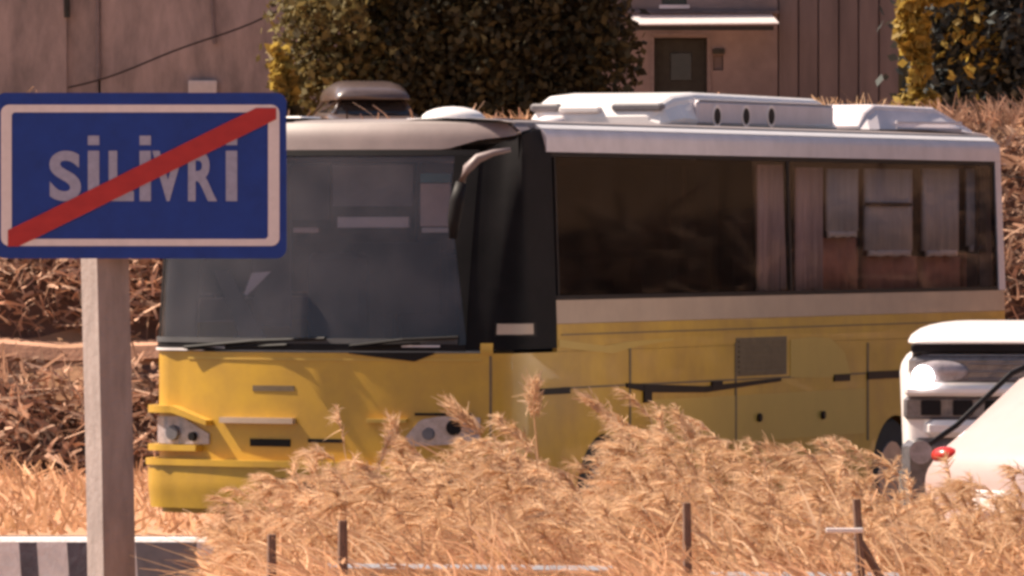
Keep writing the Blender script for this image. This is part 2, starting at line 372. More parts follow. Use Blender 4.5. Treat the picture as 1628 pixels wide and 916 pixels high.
# wall built round its openings
def openwall(x0, x1, z0, z1, holes, y0, y1):
    mb = MB(); xs_ = sorted({x0, x1, *[a for hh in holes for a in hh[:2]]}); zs_ = sorted({z0, z1, *[a for hh in holes for a in hh[2:]]})
    for i in range(len(xs_)-1):
        for j in range(len(zs_)-1):
            cx, cz = (xs_[i]+xs_[i+1])/2, (zs_[j]+zs_[j+1])/2
            if not any(hh[0] < cx < hh[1] and hh[2] < cz < hh[3] for hh in holes):
                mb.box(xs_[i], xs_[i+1], y0, y1, zs_[j], zs_[j+1])
    return mb
holes = [(hx(1040), hx(1124), 3.2, hz(60)), (hx(1052), hx(1092), hz(7), hz(-40)), (hx(1134), hx(1150), hz(112), hz(88))]
W2(b2, openwall(hx(950), hx(1236), 3.0, 7.4, holes, Y2, Y2+.25)).build('wall', M['wall2'], b2)
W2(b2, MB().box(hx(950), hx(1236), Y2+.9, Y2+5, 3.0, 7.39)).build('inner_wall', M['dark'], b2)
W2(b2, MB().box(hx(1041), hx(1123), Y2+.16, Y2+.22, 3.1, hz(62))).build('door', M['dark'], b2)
W2(b2, MB().box(hx(1066), hx(1100), Y2+.13, Y2+.158, hz(128), hz(84), .01)).build('door_panel', M['cabin'], b2)
W2(b2, MB().box(hx(1034), hx(1040)-.003, Y2-.03, Y2+.1, 3.1, hz(58)).box(hx(1125), hx(1130), Y2-.03, Y2+.1, 3.1, hz(58)).box(hx(1034), hx(1130), Y2-.03, Y2+.1, hz(57), hz(53))).build('door_frame', M['frame'], b2)
W2(b2, MB().box(hx(1048), hx(1096), Y2-.05, Y2+.05, hz(14), hz(8))).build('window_sill', M['lilac'], b2)
W2(b2, MB().box(hx(1053), hx(1091), Y2+.1, Y2+.13, hz(6), hz(-39))).build('window_pane', M['cabin'], b2)
W2(b2, MB().box(hx(1135), hx(1149), Y2+.08, Y2+.1, hz(111), hz(89))).build('window_pane', M['frame'], b2)
W2(b2, MB().box(hx(1133), hx(1152), Y2-.1, Y2-.003, hz(86), hz(78), .01)).build('wall_lamp', M['dark'], b2)
W2(b2, MB().box(hx(948), hx(1238), Y2-.1, Y2-.003, hz(22), hz(17))).build('floor_band', M['panel'], b2)
amb = MB(); xa, xb = hx(996), hx(1234)
amb.add([(xa, Y2-.9, hz(40)), (xb+.02, Y2-.9, hz(38)), (xb-.1, Y2, hz(22)), (xa+.1, Y2, hz(23)), (xa, Y2-.9, hz(42)), (xb+.02, Y2-.9, hz(40)), (xb-.1, Y2, hz(24)), (xa+.1, Y2, hz(25))],
        [(0, 1, 2, 3), (7, 6, 5, 4), (0, 4, 5, 1), (1, 5, 6, 2), (2, 6, 7, 3), (3, 7, 4, 0)])
W2(b2, amb).build('awning', M['awning'], b2)
W2(b2, MB().box(xa+.08, xb-.08, Y2-.86, Y2-.8, hz(50), hz(43))).build('awning_rail', M['dark'], b2)
for k in range(6):
    xa, xb = hx(1238+k*32), hx(1238+(k+1)*32)-.02
    W2(b2, MB().box(xa, xb, Y2+(.03 if k % 2 else 0), Y2+.3, 3.0, 7.4, .015)).build('sheet_panel', M['panel'], b2)
W2(b2, MB().box(hx(1236)+.003, hx(1430)-.03, Y2+.32, Y2+5, 3.0, 7.38)).build('rear_wall', M['wall2'], b2)
W2(b2, MB().box(hx(944), hx(1436), Y2-.08, Y2+5.2, 7.403, 7.5)).build('roof', M['panel'], b2)
# a further building to the right, seen only in the bus windows
b3 = empty('apartment_block', (19, 118, 3.2)); tag(b3, 'long pinkish concrete block beyond the right edge, mirrored in the bus windows', 'building')
W2(b3, MB().box(16.5, 60, 120, 130, 3, 14)).build('wall', M['wall'], b3)
for k in range(7):
    W2(b3, MB().box(18+k*5.5, 20+k*5.5, 119.95, 119.997, 5, 7)).build('window', M['cabin'], b3)

# ------------------------------------------------------------------ trees
def crown(name, parent, cx, cy, cz, rx, ry, rz, n, size, m, seed, shell=.55, nclump=60, clip=None):
    r = np.random.default_rng(seed)
    cc = unit(r.normal(size=(nclump, 3)))*(shell+(1-shell)*r.random((nclump, 1)))**.6
    k = r.integers(0, nclump, n); C = cc[k]+r.normal(0, .15, (n, 3))
    extra = unit(r.normal(size=(n//3, 3)))*(r.random((n//3, 1))**.4)*.95
    C = np.concatenate([C, extra])*[rx, ry, rz]+[cx, cy, cz]
    C = C[C[:, 2] > 3.12]
    if clip: C = C[clip(C)]
    v, f = leaves(C, size); l = parent.location; v = v-np.array([l.x, l.y, l.z])
    return arr_mesh(name, v, f, M[m], parent)
def tree(name, x, y, zb, label, crowns, trunk_h, tr=.18, limbs=6):
    t = empty(name, (x, y, zb)); tag(t, label, 'tree')
    mb = MB().tube([(0, 0, -.1), (.05, 0, trunk_h*.4), (-.05, .05, trunk_h), (0, 0, trunk_h*1.6)], [tr, tr*.85, tr*.6, tr*.2])
    for i in range(limbs):
        a = i*2.4; mb.tube([(0, 0, trunk_h*(.5+.08*i)), (math.cos(a)*1.0, math.sin(a)*.9, trunk_h*(.8+.1*i)), (math.cos(a)*1.8, math.sin(a)*1.6, trunk_h*(1.0+.12*i))], [tr*.4, tr*.25, tr*.08], 6)
    mb.build('trunk', M['bark'], t)
    for c in crowns: crown('crown', t, *c)
    return t
tx = lambda px, Y: (px-814)*Y/F
YT = 138
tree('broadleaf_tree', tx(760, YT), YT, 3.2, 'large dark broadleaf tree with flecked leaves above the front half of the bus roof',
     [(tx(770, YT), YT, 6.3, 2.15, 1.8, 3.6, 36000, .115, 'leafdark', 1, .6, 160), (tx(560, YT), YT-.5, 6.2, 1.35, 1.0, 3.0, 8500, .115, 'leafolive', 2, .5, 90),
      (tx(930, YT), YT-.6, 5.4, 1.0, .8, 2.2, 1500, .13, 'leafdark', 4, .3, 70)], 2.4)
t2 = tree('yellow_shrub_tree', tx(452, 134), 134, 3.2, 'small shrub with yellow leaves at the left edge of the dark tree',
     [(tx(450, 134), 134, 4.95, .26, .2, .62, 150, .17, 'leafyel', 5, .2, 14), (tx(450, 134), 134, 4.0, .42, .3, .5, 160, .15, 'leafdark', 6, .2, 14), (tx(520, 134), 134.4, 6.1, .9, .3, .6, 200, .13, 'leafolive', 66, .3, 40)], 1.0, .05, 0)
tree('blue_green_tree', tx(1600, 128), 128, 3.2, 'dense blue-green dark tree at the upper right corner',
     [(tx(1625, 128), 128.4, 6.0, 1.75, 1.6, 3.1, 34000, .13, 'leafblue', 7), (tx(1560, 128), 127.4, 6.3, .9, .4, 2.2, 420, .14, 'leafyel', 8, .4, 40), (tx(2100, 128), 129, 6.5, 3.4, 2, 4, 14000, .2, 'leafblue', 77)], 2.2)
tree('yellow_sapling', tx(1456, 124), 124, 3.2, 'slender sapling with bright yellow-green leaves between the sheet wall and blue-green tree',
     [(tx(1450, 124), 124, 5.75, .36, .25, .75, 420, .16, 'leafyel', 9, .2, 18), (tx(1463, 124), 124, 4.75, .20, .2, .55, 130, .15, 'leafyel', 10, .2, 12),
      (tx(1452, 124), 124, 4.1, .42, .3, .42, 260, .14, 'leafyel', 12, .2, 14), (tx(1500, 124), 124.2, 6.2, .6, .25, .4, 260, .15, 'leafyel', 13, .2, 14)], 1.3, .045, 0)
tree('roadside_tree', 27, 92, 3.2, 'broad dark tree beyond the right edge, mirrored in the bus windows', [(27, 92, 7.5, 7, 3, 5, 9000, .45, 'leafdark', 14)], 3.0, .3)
# wooded slope far behind
n = 26000; X = rng.uniform(-60, 90, n); Yy = rng.uniform(166, 215, n)
C = np.stack([X, Yy, terrain(X, Yy)+rng.random(n)**1.5*3.2], -1); v, f = leaves(C, .95)
tag(arr_mesh('wooded_slope', v, f, M['leafdark']), 'dark wooded slope far behind the buildings', 'woodland', kind='stuff')

# ------------------------------------------------------------------ generic cars
def loft(sections, cap=True):
    """sections: list of (y, [(x,z)...]) closed rings of equal length"""
    mb = MB(); n = len(sections[0][1]); v = []; f = []
    for y, ring in sections: v += [(x, (y if not callable(y) else y(x)), z) for x, z in ring]
    for i in range(len(sections)-1):
        for k in range(n): f.append((i*n+k, i*n+(k+1) % n, (i+1)*n+(k+1) % n, (i+1)*n+k))
    if cap: f.append(tuple(range(n-1, -1, -1))); f.append(tuple((len(sections)-1)*n+k for k in range(n)))
    return mb.add(v, f)
def ring(hw_b, hw_t, z0, z1, r=.07, n=4):
    pts = []
    cs = [((hw_b-r), z0+r, -90), ((hw_t-r), z1-r, 0), (-(hw_t-r), z1-r, 90), (-(hw_b-r), z0+r, 180)]
    for cx, cz, a0 in cs:
        for k in range(n+1): a = R(a0+90*k/n); pts.append((cx+r*math.cos(a), cz+r*math.sin(a)))
    return pts
def wheel(x, y, rad, wid, parent):
    w = MB().tube([(x-wid/2, y, rad), (x-wid/2+.03, y, rad), (x+wid/2-.03, y, rad), (x+wid/2, y, rad)], [rad*.93, rad, rad, rad*.93], 28).build('wheel', M['rubber'], parent)
    sx = 1 if x > 0 else -1
    e = x+sx*wid/2
    MB().tube([(e-sx*.02, y, rad), (e+sx*.006, y, rad), (e+sx*.008, y, rad)], [rad*.62, rad*.6, rad*.2], 20).build('rim', M['rim'], w)
    return w
def car(name, loc, rz, label, paint, bodysec, cabsec, hw, wheels_y, glass_m='cabin', roofover=.03):
    """front at -y; bodysec: [(y, half width, z0, z1)], cabsec: [(y, hw_bottom, hw_top, z0, z1)]"""
    t = empty(name, loc, rz); tag(t, label, 'car')
    loft([(y, ring(w*.96, w, z0, z1, min(.12, (z1-z0)*.3))) for y, w, z0, z1 in bodysec]).build('body', paint, t, True)
    loft([(y, ring(wb, wt, z0, z1, min(.17, max(.02, (z1-z0)*.34)))) for y, wb, wt, z0, z1 in cabsec]).build('window_glass', M[glass_m], t, True)
    top = [c for c in cabsec if c[4] == max(q[4] for q in cabsec) or c[4] > max(q[4] for q in cabsec)-.12]
    loft([(y, ring(wt-.02, wt-.05, z1-.045, z1+roofover, .03)) for y, wb, wt, z0, z1 in top]).build('roof', paint, t, True)
    # pillars along the cabin edges
    for sx in (-1, 1):
        for (a, b) in ((0, 1), (len(cabsec)-2, len(cabsec)-1)):
            A, B_ = cabsec[a], cabsec[b]
            if A[4] > B_[4]: A, B_ = B_, A
            MB().tube([(sx*(A[1]-.03), A[0], A[4]-.02), (sx*(B_[2]-.04), B_[0], B_[4]-.01)], .035, 8).build('pillar', paint, t, True)
        mid = (cabsec[1][0]+cabsec[-2][0])/2; c = cabsec[1]
        MB().tube([(sx*(c[1]-.0), mid, c[3]), (sx*(c[2]-.0), mid, c[4]-.02)], .03, 6).build('pillar', M['black'], t)
    for wy in wheels_y:
        for sx in (-1, 1): wheel(sx*(hw-.1), wy, .33, .22, t)
    return t

# dark hatchback parked in front of the concrete building, seen over the bus roof
YC = 130
dc = car('parked_car', (tx(603, YC), YC, 3.22), R(8), 'dark car with glossy roof parked below the large tree, seen over the bus roof', M['darkcar'],
    [(0, .70, .35, .62), (.12, .80, .25, .78), (1.0, .84, .22, .92), (2.6, .85, .22, .95), (3.7, .80, .25, .93), (3.9, .72, .35, .8)],
    [(.85, .70, .66, .8, .93), (1.15, .73, .58, .8, 1.18), (1.5, .74, .52, .8, 1.34), (1.9, .74, .48, .8, 1.42), (2.4, .74, .47, .8, 1.45), (3.0, .74, .48, .8, 1.42), (3.75, .72, .60, .8, .96)], .84, (.8, 3.1), roofover=.012)
def dome(w, zt, zb=1.488):
    pts = [(-w, zb), (-w, zb+.012)]
    for q_ in range(1, 7): a_ = R(90*q_/6); pts.append((-w+(w*.5)*(1-math.cos(a_)), zb+.012+(zt-zb-.012)*math.sin(a_)))
    return pts+[(-x, z) for x, z in reversed(pts)]
loft([(y, dome(w, zt, 1.15)) for y, w, zt in [(.75, .62, 1.26), (1.0, .66, 1.36), (1.4, .70, 1.45), (2.2, .71, 1.50), (3.0, .69, 1.46), (3.6, .60, 1.30)]]).build('roof_shell', M['darkcar'], dc, True)
for sx in (-.6, .6): MB().ball((sx, .1, .66), .13, .06, .08).build('headlight', M['lamp'], dc, True)
MB().box(-.4, .4, -.01, .06, .42, .56, .01).build('grille', M['black'], dc)

# white SUV facing the camera at the right
YS = 45.0; sx0 = tx(1430, YS)
SX = math.radians(-3.6)
suv = empty('suv', (sx0+.93, YS, 0), SX)
tag(suv, 'white sport utility vehicle with a glaring round glint at the right edge', 'car')
loft([(y, ring(w*.96, w, z0, z1, min(.12, (z1-z0)*.3))) for y, w, z0, z1 in [(0, .87, .42, 1.42), (.05, .90, .30, 1.43), (.35, .93, .26, 1.435), (1.0, .93, .24, 1.44), (3.2, .93, .24, 1.42), (4.1, .92, .26, 1.34), (4.4, .86, .4, 1.2)]]).build('body', M['white'], suv, True)
loft([(y, ring(.87, w, 1.2, z1, .03)) for y, w, z1 in [(.10, .85, 1.487), (.4, .85, 1.50), (3.4, .84, 1.50), (4.1, .80, 1.36)]]).build('window_glass', M['cabin'], suv, True)
def dome(w, zt, zb=1.488):
    pts = [(-w, zb), (-w, zb+.012)]
    for q_ in range(1, 7): a_ = R(90*q_/6); pts.append((-w+(w*.42)*(1-math.cos(a_)), zb+.012+(zt-zb-.012)*math.sin(a_)))
    return pts+[(-x, z) for x, z in reversed(pts)]
loft([(y, dome(w, zt)) for y, w, zt in [(-.02, .84, 1.503), (.10, .87, 1.545), (.35, .88, 1.58), (.9, .88, 1.605), (2.2, .87, 1.60), (3.6, .85, 1.58), (4.1, .80, 1.51)]]).build('roof', M['white'], suv, True)
MB().box(-.86, .86, -.015, .1, 1.432, 1.484, .01).build('cowl', M['black'], suv)
MB().box(-.875, .875, -.03, .1, 1.245, 1.428, .04).build('grille', M['greyl'], suv)
for kk in range(3): MB().box(-.52, .60, -.040, -.028, 1.27+kk*.045, 1.282+kk*.045, .004).build('grille_bar', M['grey'], suv)
MB().box(-.90, .90, -.07, .1, 1.175, 1.238, .02).build('trim_bar', M['white'], suv)
MB().box(-.905, .905, -.03, .3, 1.035, 1.172, .02).build('lower_grille', M['greyl'], suv)
for kk in range(9): MB().box(-.8+kk*.19, -.68+kk*.19, -.045, -.03, 1.06, 1.15, .005).build('grille_opening', M['black'], suv)
MB().box(-.78, .78, -.07, .12, .93, 1.032, .03).build('bumper', M['white'], suv)
MB().box(-.915, .915, -.05, .3, .42, .925, .05).build('bumper', M['greyl'], suv)
MB().tube([(-.80, -.09, .84), (-.80, -.04, .84)], .07, 14).build('fog_lamp', M['lamp'], suv)
for s_ in (-1, 1):
    hh = MB().ball((s_*.68, -.03, 1.325), .17, .05, .066).build('headlight', M['lamp'], suv, True)
    MB().ball((s_*.787, -.075, 1.292), .065, .035, .065).build('glint_ball', M['glint_ball'], hh, True)  # glowing ball added to give the bright glint on the car front
for wy in (.85, 3.5):
    for s_ in (-1, 1): wheel(s_*.83, wy, .36, .22, suv)

# pale hatchback, rear end only in frame
pc = car('pale_car', (3.27, 42.2, 0), R(118), 'pale pinkish fastback car, only its sloping tail in view at the right edge', M['palecar'],
    [(-3.6, .70, .35, .70), (-3.3, .82, .25, .85), (-2.3, .85, .22, .93), (-1.0, .84, .22, 1.30), (-.15, .82, .22, 1.40), (.05, .80, .22, 1.33), (.42, .79, .24, 1.04), (.60, .76, .26, .93), (.68, .72, .35, .86)],
    [(-2.35, .76, .70, .85, .95), (-1.7, .76, .62, .85, 1.36), (-1.2, .78, .62, .85, 1.46), (-.35, .76, .62, .85, 1.45), (-.1, .72, .66, .85, 1.36)], .86, (-2.8, .0))
for s_ in (-1, 1): MB().ball((s_*.60, .62, .90), .11, .07, .05).build('tail_light', M['red'], pc, True)
MB().box(-.55, .55, -.2, .0, 1.40, 1.45, .015).build('spoiler', M['palecar'], pc)
MB().tube([(.80, .60, .96), (.81, .42, 1.06), (.82, .05, 1.35), (.82, -.12, 1.42)], .016, 6).build('window_seal', M['black'], pc)
MB().box(-.25, .25, .67, .70, .6, .72, .005).build('number_plate', M['white'], pc)
MB().box(-.74, .74, .58, .76, .40, .56, .03).build('bumper', M['palecar'], pc)

# ------------------------------------------------------------------ the bus
TH = R(24.2); HW = 1.27; LB = 9.0
C0 = Vector((-.05, 46.5, 0)); dU = Vector((math.sin(TH), math.cos(TH), 0)); dX = Vector((math.cos(TH), -math.sin(TH), 0))
B0 = C0-dX*HW
bus = empty('bus', B0, -TH)
tag(bus, 'yellow midibus with white roof and black window band behind the dry grass', 'bus')
def plan():
    pts = []
    r = .20
    for y in np.linspace(LB-.2, .36, 60): pts.append((-HW, y))
    for a in np.linspace(0, 90, 14)[1:]: # corner to the front
        pts.append((-HW+r*(1-math.cos(R(a))), .36-.21*math.sin(R(a))))
    x1 = HW-r
    for x in np.linspace(-x1, x1, 30)[1:]: pts.append((x, .15*abs(x/x1)**2.3))
    for a in np.linspace(90, 0, 14)[1:]: pts.append((HW-r*(1-math.cos(R(a))), .36-.21*math.sin(R(a))))
    for y in np.linspace(.36, LB-.2, 60)[1:]: pts.append((HW, y))
    for a in np.linspace(0, 90, 8)[1:]: pts.append((HW-.2*(1-math.cos(R(a))), LB-.2+.2*math.sin(R(a))))
    for a in np.linspace(90, 0, 8): pts.append((-HW+.2*(1-math.cos(R(a))), LB-.2+.2*math.sin(R(a))))
    return np.array(pts)
PL = plan(); seg = np.linalg.norm(np.diff(np.vstack([PL, PL[:1]]), axis=0), axis=1); SL = np.concatenate([[0], np.cumsum(seg)]); ST = SL[-1]
PLc = np.vstack([PL, PL[:1]])
def at(s):
    s = np.asarray(s, float) % ST
    return np.stack([np.interp(s, SL, PLc[:, 0]), np.interp(s, SL, PLc[:, 1])], -1)
def shell(s, z, off=0.0):
    s = np.asarray(s, float); z = np.asarray(z, float)
    p = at(s); tng = at(s+.02)-at(s-.02); nr = np.stack([tng[..., 1], -tng[..., 0]], -1); nr = -unit(nr.reshape(-1, 2)).reshape(nr.shape)
    # outward normal check: left side must be -x
    if not shell.ok:
        shell.sgn = 1 if (at(2.0)[0] < 0 and _n0[0] < 0) else -1; shell.ok = True
    nr = nr*shell.sgn
    side = np.clip(z-1.5, 0, 9)*.035+np.clip(z-2.76, 0, 1)**1.5*4.5
    low = np.clip(.55-z, 0, 1)*.12
    rake = np.clip(z-1.42, 0, 9)**1.25*.19+np.clip(z-2.74, 0, 1)**2*3.0
    fr = np.clip(-nr[..., 1], 0, 1)
    x = p[..., 0]+nr[..., 0]*(off-side-low); y = p[..., 1]+nr[..., 1]*(off-low)+rake*fr-np.clip(nr[..., 1], 0, 1)*side*2
    return np.stack([x, y, z+0*x], -1)
_t = at(2.02)-at(1.98); _n0 = -np.array([_t[1], -_t[0]]); shell.ok = False; shell.sgn = 1
def ploc(v): # bus local -> pixel x (array)
    wx = B0.x+v[..., 0]*dX.x+v[..., 1]*dU.x; wy = B0.y+v[..., 0]*dX.y+v[..., 1]*dU.y
    return 814+wx/wy*F, wy
SV0, SV1 = SL[59]-.15, SL[59+13+29+13+59]+.2   # visible arc: left corner .. rear of the right side
def ps(px, py, off=0):
    """photo pixel -> (s, z) on the visible shell"""
    ss = np.linspace(SV0, SV1, 900); z = 2.0
    for _ in range(4):
        v = shell(ss, np.full_like(ss, z), off); X, Yw = ploc(v); X = np.maximum.accumulate(X)
        s = float(np.interp(px, X, ss)); Yd = float(np.interp(s, ss, Yw)); z = CAMZ-(py-357)*Yd/F
    return s, z
def patch(name, s0, s1, z0, z1, m, parent=bus, off=0.0, th=.02, ns=None, nz=8, smooth=True):
    ns = ns or max(2, int(abs(s1-s0)/.06)); u = np.linspace(0, 1, ns+1); w = np.linspace(0, 1, nz+1)
    s = s0+(s1-s0)*u; za = np.array([z0(a) if callable(z0) else z0 for a in s]); zb = np.array([z1(a) if callable(z1) else z1 for a in s])
    Sg = np.repeat(s[:, None], nz+1, 1); Z = za[:, None]+(zb-za)[:, None]*w[None]
    A = shell(Sg, Z, off).reshape(-1, 3); Bk = shell(Sg, Z, off-th).reshape(-1, 3); N = len(A); k = nz+1
    V = np.concatenate([A, Bk]); f = []
    for i in range(ns):
        for j in range(nz):
            a = i*k+j; f.append((a, a+k, a+k+1, a+1)); f.append((N+a, N+a+1, N+a+k+1, N+a+k))
    for i in range(ns):
        a = i*k; f.append((a, N+a, N+a+k, a+k)); a = i*k+nz; f.append((a, a+k, N+a+k, N+a))
    for j in range(nz):
        f.append((j, j+1, N+j+1, N+j)); a = ns*k+j; f.append((a, N+a, N+a+1, a+1))
    o = arr_mesh(name, V, f, m, parent, False)
    if smooth:
        me = o.data; me.shade_smooth()
        try: me.set_sharp_from_angle(angle=R(40))
        except Exception: pass
    return o
def pp(name, x0, y0, x1, y1, m, off=.004, th=.02, parent=bus, **k):   # patch from two photo pixels (left,top)-(right,bottom)
    ym = (y0+y1)/2
    sa, _ = ps(x0, ym); sb, _ = ps(x1, ym); _, zt = ps((x0+x1)/2, y0); _, zb = ps((x0+x1)/2, y1)
    return patch(name, sa, sb, zb, zt, m, parent, off, th, **k)
def poly_band(name, top, bot, m, off=.006, th=.02, parent=bus, nz=6):  # shaped patch between two pixel polylines
    x0, x1 = top[0][0], top[-1][0]; ts = [ps(x, y) for x, y in top]; bs = [ps(x, y) for x, y in bot]
    sa = max(ts[0][0], bs[0][0]); sb = min(ts[-1][0], bs[-1][0])
    ft = lambda s: float(np.interp(s, [a for a, _ in ts], [b for _, b in ts])); fb = lambda s: float(np.interp(s, [a for a, _ in bs], [b for _, b in bs]))
    return patch(name, sa, sb, fb, ft, m, parent, off, th, ns=max(6, int((sb-sa)/.03)), nz=nz)
S_CF = SL[59+7]              # left front corner middle
s_seam, _ = ps(784, 600)     # front / side seam
s_step, _ = ps(885, 520)     # where the black glazing steps up to the window line
s_rear = SL[59+13+29+13+59]
s_wl, _ = ps(240, 470); s_wr = ps(742, 520)[0]
ZW = 1.415
# wheel arches
s_f1, _ = ps(962, 700); s_r1, _ = ps(1424, 690)
mirror_s = lambda s: (ST-(LB*0))  # unused
sL_total = SL[59+13+29+13//1]
def left_of(sr):             # same y on the left side
    yv = at(sr)[1]; return float(LB-.2-yv)
arch = [(s_f1, .47), (s_r1, .47), (left_of(s_f1), .47), (left_of(s_r1), .47)]
def zlow(s):
    z = .38
    for c, r_ in arch:
        d = abs((s % ST)-c)
        if d < r_: z = max(z, .40+math.sqrt(r_*r_-d*d)*1.0)
    return z
patch('body', 0, ST-.001, zlow, 1.40, M['yellow'], off=0, th=.03, ns=420, nz=14)
# side upper yellow, both sides and rear
s_stepL = left_of(s_step)
patch('side_panel', s_step, ST+s_stepL, 1.402, 1.575, M['yellow'], off=0, th=.03, nz=4)
patch('waist_band', s_step+.0, ST+s_stepL, 1.577, 1.725, M['cream'], off=.003, th=.03, nz=4)
# black glazing around the front corner
patch('corner_glazing', s_wr, s_step-.004, 1.425, lambda s: float(np.interp(s, [s_wr, ps(800, 230)[0], ps(858, 215)[0], s_step], [2.64, 2.72, 2.795, 2.795])), M['gloss'], off=.004, th=.03, nz=12)
patch('corner_glazing', s_stepL+.004, S_CF-.02, 1.425, 2.76, M['gloss'], off=.004, th=.03, nz=12)
# windscreen
wsg = patch('windscreen', s_wl, s_wr, lambda s: 1.455, lambda s: 2.63, M['glassw'], off=.002, th=.012, ns=40, nz=14)
patch('windscreen_frame', s_wl-.06, s_wr, 1.412, 1.453, M['black'], off=.010, th=.03)
patch('windscreen_frame', s_wl-.06, s_wr, 2.632, 2.665, M['black'], off=.006, th=.03)
patch('windscreen_frame', s_wl-.06, s_wl-.002, 1.455, 2.63, M['black'], off=.006, th=.03, nz=14)
patch('cowl_panel', s_wl+.05, s_wr-.05, 1.457, 1.49, M['inter'], off=.016, th=.01)
# front fascia and roof edge strips
s_fr = ps(735, 215)[0]
patch('front_fascia', S_CF-.05, ps(850, 215)[0], lambda s: float(np.interp(s, [s_fr-.1, s_fr+.12, ps(850, 212)[0]], [2.668, 2.73, 2.797])), 2.83, M['fascia'], off=.004, th=.03, nz=6)
s_w0 = ps(866, 225)[0]
patch('roof_edge', s_w0, ST+left_of(s_w0), 2.655, 2.80, M['lilac'], off=.012, th=.04, nz=5)
patch('gutter_rail', s_w0, ST+left_of(s_w0), 2.802, 2.832, M['white'], off=.020, th=.06, nz=2)
# roof cap
rs = []; N_ = 200; ssn = np.linspace(0, ST, N_, endpoint=False)
rings = []
for z, o_ in ((2.80, -.03), (2.835, -.03), (2.85, -.12), (2.862, -.35), (2.872, -.8)):
    rings.append(shell(ssn, np.full(N_, min(z, 2.80)), o_)); rings[-1][:, 2] = z
V = np.concatenate(rings+[np.array([[0, LB/2, 2.876]])]); f = []
for i in range(len(rings)-1):
    for k in range(N_): f.append((i*N_+k, i*N_+(k+1) % N_, (i+1)*N_+(k+1) % N_, (i+1)*N_+k))
mb = MB(); mb.v = [tuple(a) for a in V]; mb.f = f+[((len(rings)-1)*N_+k, (len(rings)-1)*N_+(k+1) % N_, len(V)-1) for k in range(N_)]
mb.build('roof', M['roofp'], bus, True)
# side windows
zb, zt = 1.755, 2.625
patch('window_frame', s_step-.003, ST+s_stepL, zt+.002, 2.653, M['black'], off=.004, th=.03, nz=2)
patch('window_frame', s_step, ST+s_stepL, 1.727, zb-.002, M['black'], off=.004, th=.03, nz=2)
cuts = [ps(885, 400)[0], ps(1200, 400)[0], ps(1256, 400)[0], ps(1584, 400)[0]]
for i in range(3):
    patch('side_window', cuts[i]+(.022 if i != 1 else .003), cuts[i+1]-(.022 if i else .003), zb, zt, M['glassd' if i < 1 else 'glasss'], off=.0, th=.008, nz=6)
for c in cuts[2:3]: patch('window_pillar', c-.02, c+.02, zb, zt, M['black'], off=.004, th=.03, nz=6)
patch('window_pillar', cuts[0]-.003, cuts[0]+.02, zb, zt, M['black'], off=.004, th=.03, nz=6)
patch('window_pillar', cuts[3]-.02, s_rear-.1, zb, zt, M['black'], off=.004, th=.03, nz=6)
patch('rear_pillar', s_rear-.098, s_rear+.45, 1.727, 2.653, M['lilac'], off=.012, th=.04, nz=6)
lc = [left_of(c) for c in cuts]      # left side panes
for i in range(3): patch('side_window', lc[i+1]+.022, lc[i]-.022, zb, zt, M['glassx'], off=.0, th=.008, nz=6)
for c in lc: patch('window_pillar', c-.02, c+.02, zb, zt, M['black'], off=.004, th=.03, nz=6)
patch('rear_window', s_rear+.46, ST+.0, 1.76, 2.62, M['gloss'], off=.0, th=.02, nz=6)
# interior
MB().box(-1.12, 1.12, .45, 8.85, .85, .9).build('floor_panel', M['inter'], bus)
MB().box(-1.1, 1.1, .5, 8.8, 2.70, 2.73).build('ceiling_lining', M['inter'], bus)
MB().prismx([(.30, 1.40), (.62, 1.44), (.80, 1.36), (.80, .9), (.30, .9)], -1.02, 1.02).build('dashboard', M['inter'], bus)
MB().box(-1.1, 1.1, 8.7, 8.76, .9, 2.7).build('rear_bulkhead', M['inter'], bus)
def loc_at(px, py, yl):        # pixel on the bus-local plane y = yl
    # world point = B0 + x*dX + yl*dU ; solve px
    k = (px-814)/F; bxw = B0.x+yl*dU.x; byw = B0.y+yl*dU.y
    x = (k*byw-bxw)/(dX.x-k*dX.y); Yw = byw+x*dX.y
    return x, yl, CAMZ-(py-357)*Yw/F
def locx_at(px, py, xl):       # pixel on the bus-local plane x = xl
    k = (px-814)/F; bxw = B0.x+xl*dX.x; byw = B0.y+xl*dX.y
    y = (k*byw-bxw)/(dU.x-k*dU.y); Yw = byw+y*dU.y
    return xl, y, CAMZ-(py-357)*Yw/F
def slab(name, px0, py0, px1, py1, yl, m, th=.02, parent=bus):
    a = loc_at(px0, py0, yl); b = loc_at(px1, py1, yl)
    return MB().box(a[0], b[0], yl, yl+th, b[2], a[2], .004).build(name, m, parent)
slab('sun_visor', 528, 262, 655, 328, .75, M['grey'])
slab('visor_trim', 536, 345, 650, 362, .72, M['lilac'])
slab('notice_sheet', 668, 292, 716, 360, .62, M['paper']); slab('notice_header', 668, 276, 716, 290, .62, M['teal']); slab('notice_trim', 670, 362, 716, 370, .62, M['trim'])
slab('visor_trim', 466, 362, 505, 370, .72, M['paper'])
slab('sun_visor', 462, 262, 522, 350, .9, M['inter'])
slab('destination_box', 470, 236, 735, 258, .55, M['inter'])
slab('partition', 300, 262, 462, 520, 1.6, M['grey']); slab('partition_edge', 292, 430, 300, 530, 1.58, M['inter'])
slab('cab_panel', 560, 385, 700, 500, 2.4, M['inter'])
a = [loc_at(x, y, .62) for x, y in ((388, 468), (400, 434), (430, 432), (392, 470))]
MB().prism([(p[0], p[2]) for p in a], .62, .63).build('paper_pennant', M['lilac'], bus)
a = [loc_at(x, y, .66) for x, y in ((340, 430), (362, 430), (425, 545), (385, 545))]
MB().prism([(p[0], p[2]) for p in a], .66, .69).build('seat_belt', M['inter'], bus)
